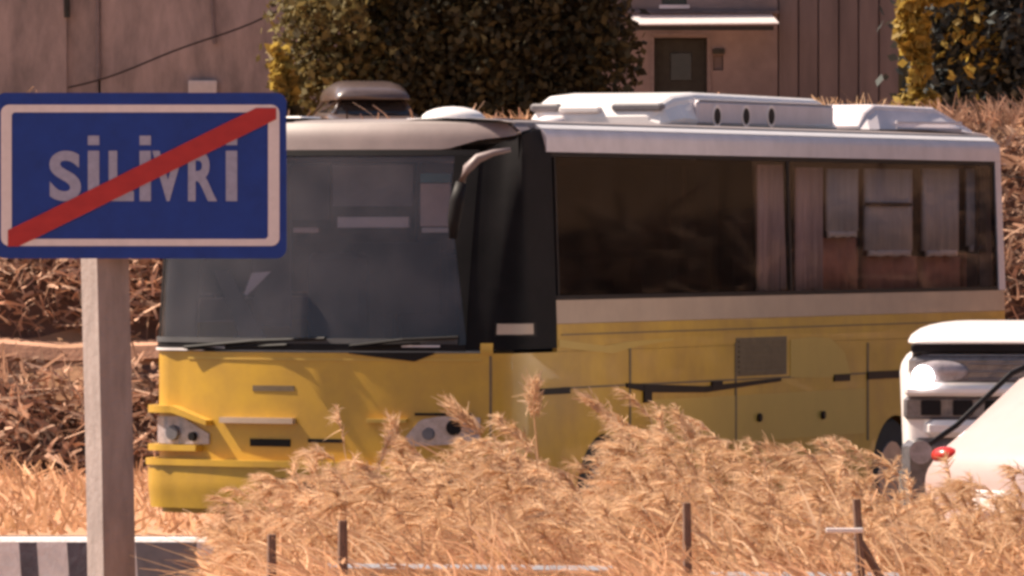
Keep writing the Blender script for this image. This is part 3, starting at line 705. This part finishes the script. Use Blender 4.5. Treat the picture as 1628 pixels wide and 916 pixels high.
# steering wheel
c = loc_at(345, 505, .95)
MB().tube([(c[0]+.23*math.cos(t), .95+.1*math.sin(t), c[2]-.02+.17*math.sin(t)) for t in np.linspace(0, 2*math.pi, 25)], .018, 6).build('steering_wheel', M['black'], bus)
def seat(x, y, m):
    s_ = MB().box(x-.22, x+.22, y-.24, y+.2, 1.22, 1.34, .03).build('seat', M[m], bus)
    MB().box(x-.21, x+.21, y+.18, y+.30, 1.36, 2.02, .04).build('seat_back', M[m], s_)
    MB().box(x-.05, x+.05, y-.02, y+.02, .9, 1.21).build('seat_foot', M['grey'], s_)
seat(-.62, 1.35, 'inter'); seat(.55, 1.3, 'inter')
for y in (2.3, 3.1, 3.9, 4.7): 
    for x in (-.88, -.42, .42, .88): seat(x, y, 'inter')
for y in (5.5, 6.25, 7.0, 7.75):
    for x in (-.88, -.42, .42): seat(x, y, 'seat')
# sheets inside the right windows; grey, rose and brown ones stand in for reflections
def inside(name, px0, py0, px1, py1, m, xl=1.08, th=.02, wave=0.0):
    a = locx_at(px0, py0, xl); b = locx_at(px1, py1, xl)
    za = max(a[2], b[2]); z0 = min(a[2], b[2])
    n = 14; mb = MB(); v = []
    for i in range(n+1):
        y = a[1]+(b[1]-a[1])*i/n; xw = xl+wave*math.sin(i*2.2)
        zz0 = z0+wave*.5*math.sin(i*1.3+px0)
        v += [(xw, y, zz0), (xw, y, za), (xw-th, y, za), (xw-th, y, zz0)]
    f = []
    for i in range(n):
        for k in range(4): f.append((i*4+k, i*4+(k+1) % 4, (i+1)*4+(k+1) % 4, (i+1)*4+k))
    f += [(0, 1, 2, 3), (n*4+3, n*4+2, n*4+1, n*4)]
    return mb.add(v, f).build(name, m, bus, True)
inside('rose_reflection', 1205, 262, 1250, 462, M['pinktone'], wave=.03)
inside('rose_reflection', 1266, 266, 1308, 462, M['pinktone'], wave=.03)
for (x0, y0, x1, y1) in ((1316, 268, 1366, 368), (1376, 268, 1452, 398), (1468, 268, 1526, 398), (1538, 268, 1580, 390)):
    inside('grey_reflection', x0, y0, x1, y1, M['grey_reflection'], wave=.012)
    inside('reflection_edge', x0+6 if x0 > 1330 else x0+2, y1, x1-2, y1+9, M['trim'], xl=1.085, wave=.01)
for (x0, x1, yt) in ((1300, 1366, 378), (1376, 1460, 408), (1466, 1530, 408), (1536, 1580, 402)):
    inside('brown_reflection', x0, yt, x1, 468, M['seat'], xl=1.02, wave=.015, th=.06)
inside('reflection_bar', 1380, 322, 1450, 328, M['black'], xl=1.11)
inside('window_fold', 1134, 262, 1142, 460, M['grey'], xl=1.08); inside('window_fold', 1060, 262, 1067, 460, M['inter'], xl=1.08)
inside('blind', 1145, 330, 1200, 460, M['inter'], xl=1.07, wave=.01)
inside('blind_edge', 1150, 352, 1196, 358, M['grey'], xl=1.09)
inside('luggage', 895, 440, 980, 462, M['pinktone'], xl=.95, wave=.02)

# front details
pp('bonnet_panel_seam', 300, 570, 765, 573, M['yellow2'], off=.006)
pp('badge_recess', 402, 613, 468, 622, M['grille'], off=.004)
hl = poly_band('headlight', [(238, 660), (290, 662), (334, 690)], [(238, 700), (280, 706), (334, 706)], M['lamp'], off=.012)
def lens(px, py, r, parent, m='black', d=.02):
    s, z = ps(px, py); p = shell(np.array([s]), np.array([z]), .02)[0]; nn = shell(np.array([s]), np.array([z]), .2)[0]-p; nn = nn/np.linalg.norm(nn)
    return MB().tube([tuple(p-nn*.01), tuple(p+nn*d)], [r, r*.9], 16).build('lens', M[m], parent)
lens(278, 688, .05, hl, 'grey'); lens(310, 694, .03, hl)
hr = poly_band('headlight', [(636, 706), (668, 668), (700, 662), (764, 664)], [(636, 710), (680, 709), (730, 706), (764, 700)], M['lamp'], off=.012)
lens(722, 680, .05, hr); lens(682, 690, .04, hr, 'grey')
pp('headlight_brow', 660, 657, 752, 661, M['black'], off=.014)
poly_band('front_crease', [(236, 642), (285, 645), (338, 668)], [(236, 654), (285, 656), (338, 676)], M['yellow'], off=.07, th=.07)
poly_band('bumper_ledge', [(236, 704), (322, 708)], [(236, 714), (322, 717)], M['yellow'], off=.07, th=.07)
pp('bumper_top', 236, 732, 560, 742, M['yellow'], off=.085, th=.085)
pp('bumper', 236, 742, 770, 812, M['yellow'], off=.07, th=.07)
pp('front_trim', 355, 664, 470, 673, M['cream'], off=.045, th=.045); pp('front_trim', 585, 666, 648, 672, M['yellow2'], off=.04, th=.04)
pp('air_slot', 398, 698, 462, 710, M['black'], off=.006); pp('air_slot', 490, 698, 545, 704, M['black'], off=.006)
pp('fog_lamp_recess', 440, 760, 510, 782, M['black'], off=.075)
poly_band('black_cowl_dip', [(555, 560), (690, 560)], [(555, 562), (600, 568), (660, 575), (690, 563)], M['black'], off=.012)
pp('seam', 778, 566, 782, 700, M['grille'], off=.002, th=.004)
for (x0, x1, z_) in ((300, 520, 552), (560, 730, 550)):
    a = ps(x0, z_); b = ps(x1, z_-14); A = shell(np.array([a[0]]), np.array([a[1]]), .04)[0]; Bq = shell(np.array([b[0]]), np.array([b[1]]), .03)[0]
    w = MB().tube([tuple(A), tuple((A+Bq)/2+[0, -.02, .012]), tuple(Bq)], .012, 6).build('wiper', M['black'], bus)
    b = ps(x1-60, z_-4); Bq = shell(np.array([b[0]]), np.array([b[1]]), .03)[0]
    MB().tube([tuple(A+[.02, 0, -.012]), tuple(Bq)], .007, 5).build('wiper_arm', M['black'], w)
sA = ps(716, 330)[0]; sB = ps(728, 420)[0]
patch('windscreen_frame', sA, s_wr+.002, lambda s: float(np.interp(s, [sA, sB, s_wr], [2.33, 1.95, 1.47])), 2.631, M['gloss'], off=.008, th=.02, nz=14)
# light strip at the windscreen foot and the yellow tab
pp('lower_glass_trim', 246, 553, 325, 557, M['white'], off=.02, th=.02)
pp('lower_glass_trim', 330, 550, 360, 554, M['grey'], off=.02, th=.02); pp('lower_glass_trim', 640, 549, 700, 552, M['lilac'], off=.02, th=.02)
pp('body_tab', 764, 546, 784, 562, M['yellow'], off=.012)
# side details
pb = pp('plate_holder', 786, 513, 850, 536, M['black'], off=.012, th=.02); pp('side_plate', 790, 515, 844, 532, M['cream'], off=.018, parent=pb)
pp('door_step_window', 784, 538, 848, 556, M['gloss'], off=.010)
poly_band('side_swoosh', [(888, 540), (910, 543), (960, 550), (1000, 543), (1070, 538)], [(888, 552), (925, 557), (975, 562), (1010, 551), (1070, 541)], M['yellow2'], off=.004)
gr = pp('louvre', 1170, 536, 1250, 597, M['grille'], off=.004)
for k in range(7): pp('slat', 1173, 540+k*8, 1247, 544+k*8, M['grille'], off=.012, th=.012, parent=gr)
poly_band('fuel_flap', [(1256, 540), (1290, 536), (1320, 538), (1342, 560), (1352, 598)], [(1256, 600), (1300, 600), (1352, 599)], M['yellow2'], off=.004)
pp('locker_handle', 858, 617, 905, 627, M['black'], off=.01)
poly_band('rub_strip', [(995, 609), (1030, 611), (1120, 614), (1240, 601)], [(995, 616), (1030, 624), (1120, 624), (1240, 606)], M['black'], off=.012)
pp('hatch_latch', 1022, 612, 1034, 640, M['black'], off=.014); pp('hatch_latch', 1130, 606, 1146, 618, M['black'], off=.016)
pp('side_marker', 1325, 595, 1350, 606, M['black'], off=.01); pp('rub_strip', 1378, 590, 1432, 602, M['black'], off=.012)
pp('lower_locker', 1035, 627, 1375, 700, M['yellow2'], off=.003)
for xx in (1000, 1168, 1378): pp('panel_seam', xx, 545, xx+3, 700, M['grille'], off=.0035)
pp('panel_seam', 892, 604, 1376, 607, M['grille'], off=.0035)
pp('panel_seam', 892, 520, 1584, 522, M['grille'], off=.0035)
for (x, y) in ((1205, 664), (1306, 660), (1092, 672)): lens(x, y, .03, bus, 'black', .005)
# wheels
for xw in (-HW+.16, HW-.16):
    for sw in (s_f1, s_r1): wheel(xw, at(sw)[1], .43, .26, bus)
MB().box(-1.0, 1.0, .4, 8.6, .42, .62).build('chassis', M['rubber'], bus)
# mirror on its curved arm
def W2L(p): q = Vector(p)-B0; return (q.dot(dX), q.dot(dU), q.z)
YM = 46.35
mp = [W2L(P(x, y, YM)) for x, y in ((812, 238), (785, 243), (760, 252), (743, 268), (733, 292))]
mir = MB().tube(mp, [.02, .03, .045, .045, .03], 10, .7).build('mirror_arm', M['fascia'], bus, True)
mp = [W2L(P(x, y, YM)) for x, y in ((733, 290), (726, 320), (722, 350), (720, 380))]
MB().tube(mp, [.035, .05, .045, .025], 10, .7).build('mirror_head', M['black'], mir, True)
mp = [W2L(P(x, y, 47.3)) for x, y in ((300, 235), (262, 250), (246, 300))]
mir = MB().tube(mp, [.03, .04, .035], 10, .7).build('mirror_arm', M['cream'], bus, True)
# roof furniture
hb = MB().box(-.22, .22, 1.74, 2.3, 2.84, 2.885, .01).build('roof_hatch', M['white'], bus)
MB().ball((0, 2.02, 2.88), 0.20, .26, .085, 20, 10).build('hatch_dome', M['white'], hb, True)
def acunit():
    y0, y1 = 4.35, 7.4
    secs = [(y0, ring(.46, .38, 2.85, 2.93, .03)), (y0+.05, ring(.52, .47, 2.85, 3.02, .05)), (y0+.22, ring(.545, .49, 2.85, 3.075, .07)), (y0+.6, ring(.55, .49, 2.85, 3.10, .06)),
            (y1-.25, ring(.56, .48, 2.85, 3.09, .05)), (y1-.06, ring(.555, .45, 2.85, 3.07, .04)), (y1, ring(.50, .36, 2.86, 2.98, .03))]
    u = loft(secs).build('air_conditioner', M['white'], bus, False)
    for sx in (-1, 1):
        a, b = (.10, .47) if sx > 0 else (-.50, -.28)
        MB().box(a, b, y0+.0, y0+.09, 2.965, 3.02, .015).build('intake_slot', M['grey'], u)
        MB().box(sx*.545-.03, sx*.545+.012, y0+.45, y1-.12, 2.875, 3.045, .02).build('side_cowl', M['lilac'], u)
    MB().ball((-.33, y0-.02, 2.89), .11, .08, .05).build('nose_bump', M['lilac'], u, True)
    MB().box(-.28, .02, y0-.012, y0+.1, 2.955, 3.0, .01).build('access_panel', M['white'], u)
    for k, px in enumerate((1140, 1186, 1226)):
        x, y, z = locx_at(px, 185, .56)
        MB().tube([(.545, y, z), (.565, y, z)], [.062, .055], 18).build('round_vent', M['black'], u)
        MB().tube([(.55, y, z), (.562, y, z)], [.085, .08], 18).build('vent_ring', M['white'], u)
    # rear pod
    secs = [(7.46, ring(.76, .68, 2.84, 2.9, .02)), (7.55, ring(.80, .70, 2.84, 3.0, .04)), (7.68, ring(.83, .72, 2.84, 3.055, .04)), (8.45, ring(1.02, .88, 2.84, 3.045, .04)), (8.92, ring(1.10, .98, 2.83, 2.89, .02))]
    q = loft(secs).build('rear_roof_pod', M['lilac'], bus, False)
    for z_ in (2.885, 2.93): MB().tube([(.845, 7.75, z_), (1.035, 8.55, z_)], .012, 6).build('pod_rib', M['lilac'], q)
acunit()
MB().box(-.95, -.55, .9, 1.2, 2.85, 2.89, .01).build('roof_marker', M['white'], bus)

# ------------------------------------------------------------------ sign
YG = 40.0; k = YG/F
g0 = P(165, 916, YG)
sg = empty('town_sign', (g0.x, YG, 0)); tag(sg, 'blue town exit sign with white border and red diagonal on a square post', 'sign')
def SP(px, py, dy=0): p = P(px, py, YG); return (p.x-g0.x, dy, p.z)
def rrect(x0, y0, x1, y1, r):
    pts = []
    for cx, cy, a0 in ((x1-r, y0+r, 270), (x1-r, y1-r, 0), (x0+r, y1-r, 90), (x0+r, y0+r, 180)):
        for q in range(6): a = R(a0+90*q/5); pts.append((cx+r*math.cos(a), cy+r*math.sin(a)))
    return pts
def sp_poly(pts): return [(SP(x, y)[0], SP(x, y)[2]) for x, y in pts]
MB().prism(sp_poly(rrect(-6, 148, 456, 411, 16)), -.07, -.055).build('panel', M['blue'], sg)
def frame_ring(outer, inner, y0, y1):
    n = len(outer); v = [(x, y0, z) for x, z in outer]+[(x, y0, z) for x, z in inner]+[(x, y1, z) for x, z in outer]+[(x, y1, z) for x, z in inner]
    f = []
    for i in range(n):
        j = (i+1) % n
        f += [(i, j, n+j, n+i), (2*n+i, 3*n+i, 3*n+j, 2*n+j), (i, 2*n+i, 2*n+j, j), (n+i, n+j, 3*n+j, 3*n+i)]
    return MB().add(v, f)
frame_ring(sp_poly(rrect(3, 167, 445, 391, 13)), sp_poly(rrect(20, 179, 427, 380, 6)), -.075, -.069).build('border', M['signwhite'], sg)
for yy in (200, 355):
    p = SP(165, yy); MB().box(p[0]-.35, p[0]+.35, -.055, -.025, p[2]-.02, p[2]+.02).build('bracket', M['steel'], sg)
# letters, one part each
def letter_mesh(ch, x0, x1, y0=240, y1=320):
    cu = bpy.data.curves.new('t', 'FONT'); cu.body = ch; cu.offset = .03; ob = bpy.data.objects.new('t', cu); COL.objects.link(ob)
    bpy.context.view_layer.update(); dg = bpy.context.evaluated_depsgraph_get()
    me = bpy.data.meshes.new_from_object(ob.evaluated_get(dg)); bpy.data.objects.remove(ob)
    vs = np.array([v.co[:] for v in me.vertices]); mn, mx = vs.min(0), vs.max(0)
    A = SP(x0, y1); Bq = SP(x1, y0); out = []
    for v in vs: out.append((A[0]+(v[0]-mn[0])/(mx[0]-mn[0])*(Bq[0]-A[0]), A[2]+(v[1]-mn[1])/(mx[1]-mn[1])*(Bq[2]-A[2])))
    fs = [tuple(p.vertices) for p in me.polygons]; n = len(out)
    mb = MB(); mb.v = [(x, -.074, z) for x, z in out]+[(x, -.0695, z) for x, z in out]; mb.f = fs+[tuple(i+n for i in reversed(q)) for q in fs]
    from collections import Counter
    ec = Counter()
    for q in fs:
        for a_, b_ in zip(q, q[1:]+q[:1]): ec[(min(a_, b_), max(a_, b_))] += 1
    mb.f += [(a_, b_, b_+n, a_+n) for (a_, b_), c_ in ec.items() if c_ == 1]
    return mb.build('letter', M['letter'], sg)
letter_mesh('S', 80, 130); letter_mesh('L', 174, 214); letter_mesh('V', 243, 293); letter_mesh('R', 300, 346)
for cx in (150, 232, 369):
    a = SP(cx-9, 320); b = SP(cx+9, 240); c1 = SP(cx-9, 231); c2 = SP(cx+9, 216)
    MB().box(a[0], b[0], -.074, -.0695, a[2], b[2]).box(c1[0], c2[0], -.074, -.0695, c1[2], c2[2]).build('letter', M['letter'], sg)
dg_ = sp_poly([(14, 392), (14, 366), (60, 344), (408, 172), (440, 172), (440, 190), (60, 378), (30, 392)])
MB().prism(dg_, -.0785, -.0765).build('diagonal_stripe', M['film'], sg)
# post: square hollow section turned so its left face catches the sun
pb_ = MB(); a = R(-15); w_ = .10
def sq(cx, z, w_): return [(cx+w_*1.0*(math.cos(a+q*math.pi/2)*1.414*math.cos(0)), w_*1.414*math.sin(a+q*math.pi/2)+.10, z) for q in range(4)]
zb_, zt_ = 0, SP(0, 190)[2]
lo = SP(180, 1000)[0]; hi = SP(163, 415)[0]; zz = [0, 1.0, SP(0, 415)[2], zt_]
cxs = [float(np.interp(z, [SP(0, 916)[2], SP(0, 415)[2]], [SP(177, 916)[0], SP(165, 415)[0]])) for z in zz]
rings_ = [sq(c_, z, .095) for c_, z in zip(cxs, zz)]
v = [p for r_ in rings_ for p in r_]; f = []
for i in range(len(zz)-1):
    for q in range(4): f.append((i*4+q, i*4+(q+1) % 4, (i+1)*4+(q+1) % 4, (i+1)*4+q))
f += [(3, 2, 1, 0), tuple((len(zz)-1)*4+q for q in range(4))]
pb_.add(v, f).build('post', M['post'], sg)
MB().box(cxs[0]-.22, cxs[0]+.22, -.12, .32, 0, .06, .02).build('footing', M['conc'], sg)

# ------------------------------------------------------------------ barrier, guardrail, fence posts
def barrier(x0, x1, y, zt, label, stripes, pm='concblack'):
    t = empty('road_barrier', ((x0+x1)/2, y, 0)); tag(t, label, 'barrier', 'striped concrete barriers by the sign post')
    l = t.location
    pr = [(-.30, 0), (-.30, .10), (-.16, .24), (-.10, zt-.02), (-.08, zt), (.08, zt), (.10, zt-.02), (.16, .24), (.30, .10), (.30, 0)]
    MB().prismx(pr, x0-l.x, x1-l.x).build('block', M['conc'], t)
    o = .004
    for (a, b) in stripes:
        sk = .02
        v = [(a-l.x, -.10-o, zt-.022), (b-l.x, -.10-o, zt-.022), (b-l.x+sk, -.16-o, .24), (a-l.x+sk, -.16-o, .24)]
        MB().add(v, [(0, 1, 2, 3)]).build('painted_stripe', M[pm], t)
    return t
bxp = lambda px: (px-814)*40.7/F
zbar = CAMZ-(856-357)*40.7/F
barrier(bxp(-420), bxp(168), 40.8, zbar, 'white concrete barrier with black stripes, left of the sign post', [(bxp(a), bxp(a+(40 if a == 106 else 28))) for a in (-340, -260, -190, -110, -50, 30, 106)])
barrier(bxp(171), bxp(338), 40.8, zbar, 'greyer concrete barrier block ending right of the sign post', [(bxp(215), bxp(312))], 'grey')
def grail(x0, x1, y, z0, z1, label):
    t = empty('guardrail', ((x0+x1)/2, y, 0)); tag(t, label, 'guardrail', 'galvanised guardrail lengths in the dry grass')
    l = t.location
    pr = [(.012, .262), (-.05, .268), (-.075, .28), (-.08, .292), (-.05, .305), (.012, .31)]
    n = len(pr); v = [(x0-l.x, a, z0-.31+b) for a, b in pr]+[(x1-l.x, a, z1-.31+b) for a, b in pr]
    MB().add(v, [(i, i+n, (i+1) % n+n, (i+1) % n) for i in range(n)]+[tuple(range(n)), tuple(range(2*n-1, n-1, -1))]).build('rail', M['steel'], t)
    for xx in np.arange(x0+.2, x1, 1.4): MB().box(xx-l.x-.05, xx-l.x+.05, .014, .1, 0, min(z0, z1)-.02, .01).build('post', M['steel'], t)
    return t
YR = 36.6
q = lambda px, py: P(px, py, YR)
grail(q(520, 897).x, q(975, 901).x, YR, q(0, 896).z, q(0, 900).z, 'bright metal guardrail edge at the bottom, right of the two faint stakes')
grail(q(1130, 911).x, q(1430, 912).x, YR+.1, q(0, 911).z, q(0, 912).z, 'bright metal guardrail edge at the bottom between the two dark fence posts')
for px, top, wdt, lean, lab in ((1092, 800, .026, .005, 'thin rusty fence post in the dry grass, left of the two dark ones'),
                               (1362, 794, .026, .02, 'thin rusty fence post with a pale clip, right of the two dark ones'),
                               (545, 828, .03, .0, 'faint weathered stake in the grass, right one of the pair under the bus front'),
                               (432, 850, .028, .0, 'faint weathered stake in the grass, left one of the pair near the barrier')):
    p = P(px, top, 36.2); t = empty('fence_post', (p.x, 36.2, 0)); tag(t, lab, 'fence post', 'fence posts standing in the dry grass')
    MB().tube([(lean*2, 0, 0), (lean, 0, p.z*.6), (0, 0, p.z)], [wdt, wdt*.9, wdt*.8], 7).build('stake', M['rust'], t)
    if 'clip' in lab:
        a = P(1312, 843, 36.2)
        MB().box(-.15, .03, -.045, -.03, a.z-.012, a.z+.012, .004).build('clip', M['white'], t)
        MB().tube([(0, 0, a.z-.03), (.1, .05, a.z-.2), (.22, .1, a.z-.42)], .02, 6).build('strut', M['rust'], t)

# ------------------------------------------------------------------ foreground dry grass
tops = [(-50, 830), (150, 825), (240, 815), (330, 810), (400, 785), (450, 745), (520, 700), (600, 708), (690, 712), (725, 690), (770, 655), (830, 650), (860, 690), (890, 735), (950, 765),
        (985, 700), (1030, 665), (1100, 672), (1150, 690), (1210, 708), (1270, 700), (1350, 692), (1420, 712), (1450, 742), (1500, 750), (1628, 765), (1750, 765)]
TX = [a for a, _ in tops]; TY = [b for _, b in tops]
def reeds(name, n, y0, y1, hscale, wmin, wmax, label, pxmin=340, seed=0, frac=(0, 1)):
    r = np.random.default_rng(seed)
    Y = r.uniform(y0, y1, n); px = r.uniform(pxmin, 1760, n); X = (px-814)*Y/F
    top = CAMZ-(np.interp(px, TX, TY)-357)*Y/F
    hh = top*hscale*(r.uniform(*frac, n)*.55+.45)*(1+.08*noise2(X*3, Y, 1.2, 21))
    n_ = n; base = np.stack([X, Y, np.zeros(n)], -1)
    # blade starts partway up for the upper canopy
    st = r.uniform(.25, .8, n)*hh; base[:, 2] = st; L = (hh-st)*1.12
    cl = noise2(X, Y, 2.5, 31)
    d = unit(np.stack([-.42+r.normal(0, .55, n)+cl*.3, r.normal(0, .3, n), np.full(n, .8)], -1))
    s = unit(np.cross(d, np.stack([r.normal(0, .35, n), np.ones(n), r.normal(0, .3, n)], -1)))
    v, f = strips(base, d, s, L, r.uniform(wmin, wmax, n), np.stack([-r.random(n)*.7, r.normal(0, .2, n), -r.random(n)*.75], -1), 4, .12)
    return v, f
def plumes(n, y0, y1, seed, hs=1.0, pxmin=250):
    r = np.random.default_rng(seed); Y = r.uniform(y0, y1, n); px = r.uniform(pxmin, 1760, n); X = (px-814)*Y/F
    top = (CAMZ-(np.interp(px, TX, TY)-357)*Y/F)*hs*(.55+.47*r.random(n))
    m_ = 56; t = r.random((n, m_)).ravel(); I = np.repeat(np.arange(n), m_); ln = r.uniform(.10, .34, n)
    ang = r.normal(-.85, .6, n)
    cx = X[I]+np.sin(ang[I])*ln[I]*t; cz = top[I]-.12+np.cos(ang[I])*ln[I]*t-.3*ln[I]*t*t; cy = Y[I]+r.normal(0, .012, len(t))
    base = np.stack([cx, cy, cz], -1); N = len(t)
    d = unit(np.stack([np.sin(ang[I])+r.normal(0, .32, N), r.normal(0, .3, N), np.cos(ang[I])*.8-.5*t+r.normal(0, .32, N)], -1))
    s = unit(np.cross(d, r.normal(size=(N, 3))*[.4, 1, .4])); fat = np.sin(np.pi*np.clip(t*.85+.15, 0, 1))
    v, f = strips(base, d, s, (.03+.055*fat)*r.uniform(.6, 1.4, N), .003+.007*fat, np.stack([-.2*np.ones(N), np.zeros(N), -.35*np.ones(N)], -1), 2, .2)
    # stalks
    hb_ = top-.12; b2 = np.stack([X+.10, Y, hb_*.35], -1); d2 = unit(np.stack([X-b2[:, 0], np.zeros(n), hb_*.65], -1)); s2 = np.tile([[1., 0, 0]], (n, 1))
    v2, f2 = strips(b2, d2, s2, hb_*.68, np.full(n, .008), np.zeros((n, 3)), 2, .6)
    return np.concatenate([v, v2]), np.concatenate([f, f2+len(v)])
def join_(parts):
    V = []; Fs = []; n0 = 0
    for v, f in parts: V.append(v); Fs.append(f+n0); n0 += len(v)
    return np.concatenate(V), np.concatenate(Fs)
v, f = join_([reeds('a', 13000, 36.9, 42.6, .84, .005, .022, '', 400, 1), plumes(380, 38.0, 42.6, 5, 1.0, 385), plumes(130, 38.5, 42.6, 15, 1.10, 420), plumes(750, 37.0, 40.5, 6, .86, 385)])
o = arr_mesh('dry_reed_grass', v, f, M['straw']); tag(o, 'golden dry reed grass leaning left in front of the bus', 'grass', kind='stuff')
v, f = join_([reeds('b', 3000, 35.3, 36.5, .66, .006, .018, '', 350, 2), reeds('b', 2600, 41.3, 43.2, .95, .008, .03, '', -40, 3)])
o = arr_mesh('dry_reed_grass', v, f, M['straw2']); tag(o, 'sparser ochre grass along the guardrail and behind the barrier', 'grass', kind='stuff')
# thatch: soil mound and short dense litter under the reeds so that no road shows between the stems
n = 9000; Y = rng.uniform(37.2, 43.2, n); X = (rng.uniform(345, 1760, n)-814)*Y/F; topm = CAMZ-(np.interp(X*F/Y+814, TX, TY)-357)*Y/F
base = np.stack([X, Y, rng.random(n)*topm*.55], -1); d = unit(rng.normal(size=(n, 3))*[1, .4, .7]+[-.4, 0, .3]); s = unit(np.cross(d, rng.normal(size=(n, 3))*[.3, 1, .3]))
v, f = strips(base, d, s, rng.uniform(.08, .22, n), rng.uniform(.015, .04, n), rng.normal(0, .3, (n, 3)), 3, .3)
tag(arr_mesh('grass_litter', v, f, M['straw2']), 'matted straw litter between the reed stems', 'grass', kind='stuff')
# dirt verge tufts on the bare ground left of the bus
n = 7500; X = rng.uniform(-6, 7, n); Y = rng.uniform(53.3, 65.8, n); base = np.stack([X, Y, np.zeros(n)], -1)
d = unit(rng.normal(size=(n, 3))*[.7, .4, .2]+[0, 0, .8]); s = unit(np.cross(d, rng.normal(size=(n, 3))*[.2, 1, .2]))
v, f = strips(base, d, s, rng.uniform(.05, .22, n), rng.uniform(.015, .05, n), rng.normal(0, .4, (n, 3)), 2, .3)
tag(arr_mesh('dry_verge_grass', v, f, M['straw2']), 'low dry grass on the bare verge behind the bus', 'grass', kind='stuff')
# single tall reeds that stand above the mass
for px, py, hd, lab in ((828, 592, .0, 'tallest upright plumed reed before the bus corner'), (742, 618, -.8, 'plumed reed leaning left beside the right headlight'),
                       (965, 606, -.9, 'plumed reed leaning left over the front wheel'), (615, 655, -.2, 'short plumed reed before the middle of the bus front'),
                       (1100, 645, -.7, 'broad plumed reed below the side lockers'), (1255, 685, -.9, 'low plumed reed under the two round caps')):
    Yr = 41.0; p = P(px, py, Yr); t = empty('plumed_reed', (p.x+.05, Yr, 0)); tag(t, lab, 'reed', 'tall plumed reeds above the grass')
    zt_ = p.z; MB().tube([(.12, 0, 0), (.06, 0, zt_*.55), (0.02, 0, zt_-.22)], [.007, .006, .004], 5).build('stem', M['straw'], t)
    m_ = 170; tt = rng.random(m_); ln = .24
    cx = .02+math.sin(hd)*ln*tt+rng.normal(0, .018, m_); cz = zt_-.24+ln*.8*tt*math.cos(hd*.7)+rng.normal(0, .012, m_)
    base = np.stack([cx, rng.normal(0, .015, m_), cz], -1); d = unit(np.stack([math.sin(hd)+rng.normal(0, .45, m_), rng.normal(0, .3, m_), .8+rng.normal(0, .4, m_)], -1))
    s = unit(np.cross(d, rng.normal(size=(m_, 3))*[.3, 1, .3]))
    v, f = strips(base, d, s, rng.uniform(.04, .09, m_), rng.uniform(.004, .011, m_), np.zeros((m_, 3))-[.1, 0, .1], 2, .3)
    arr_mesh('plume', v, f, M['straw'], t)
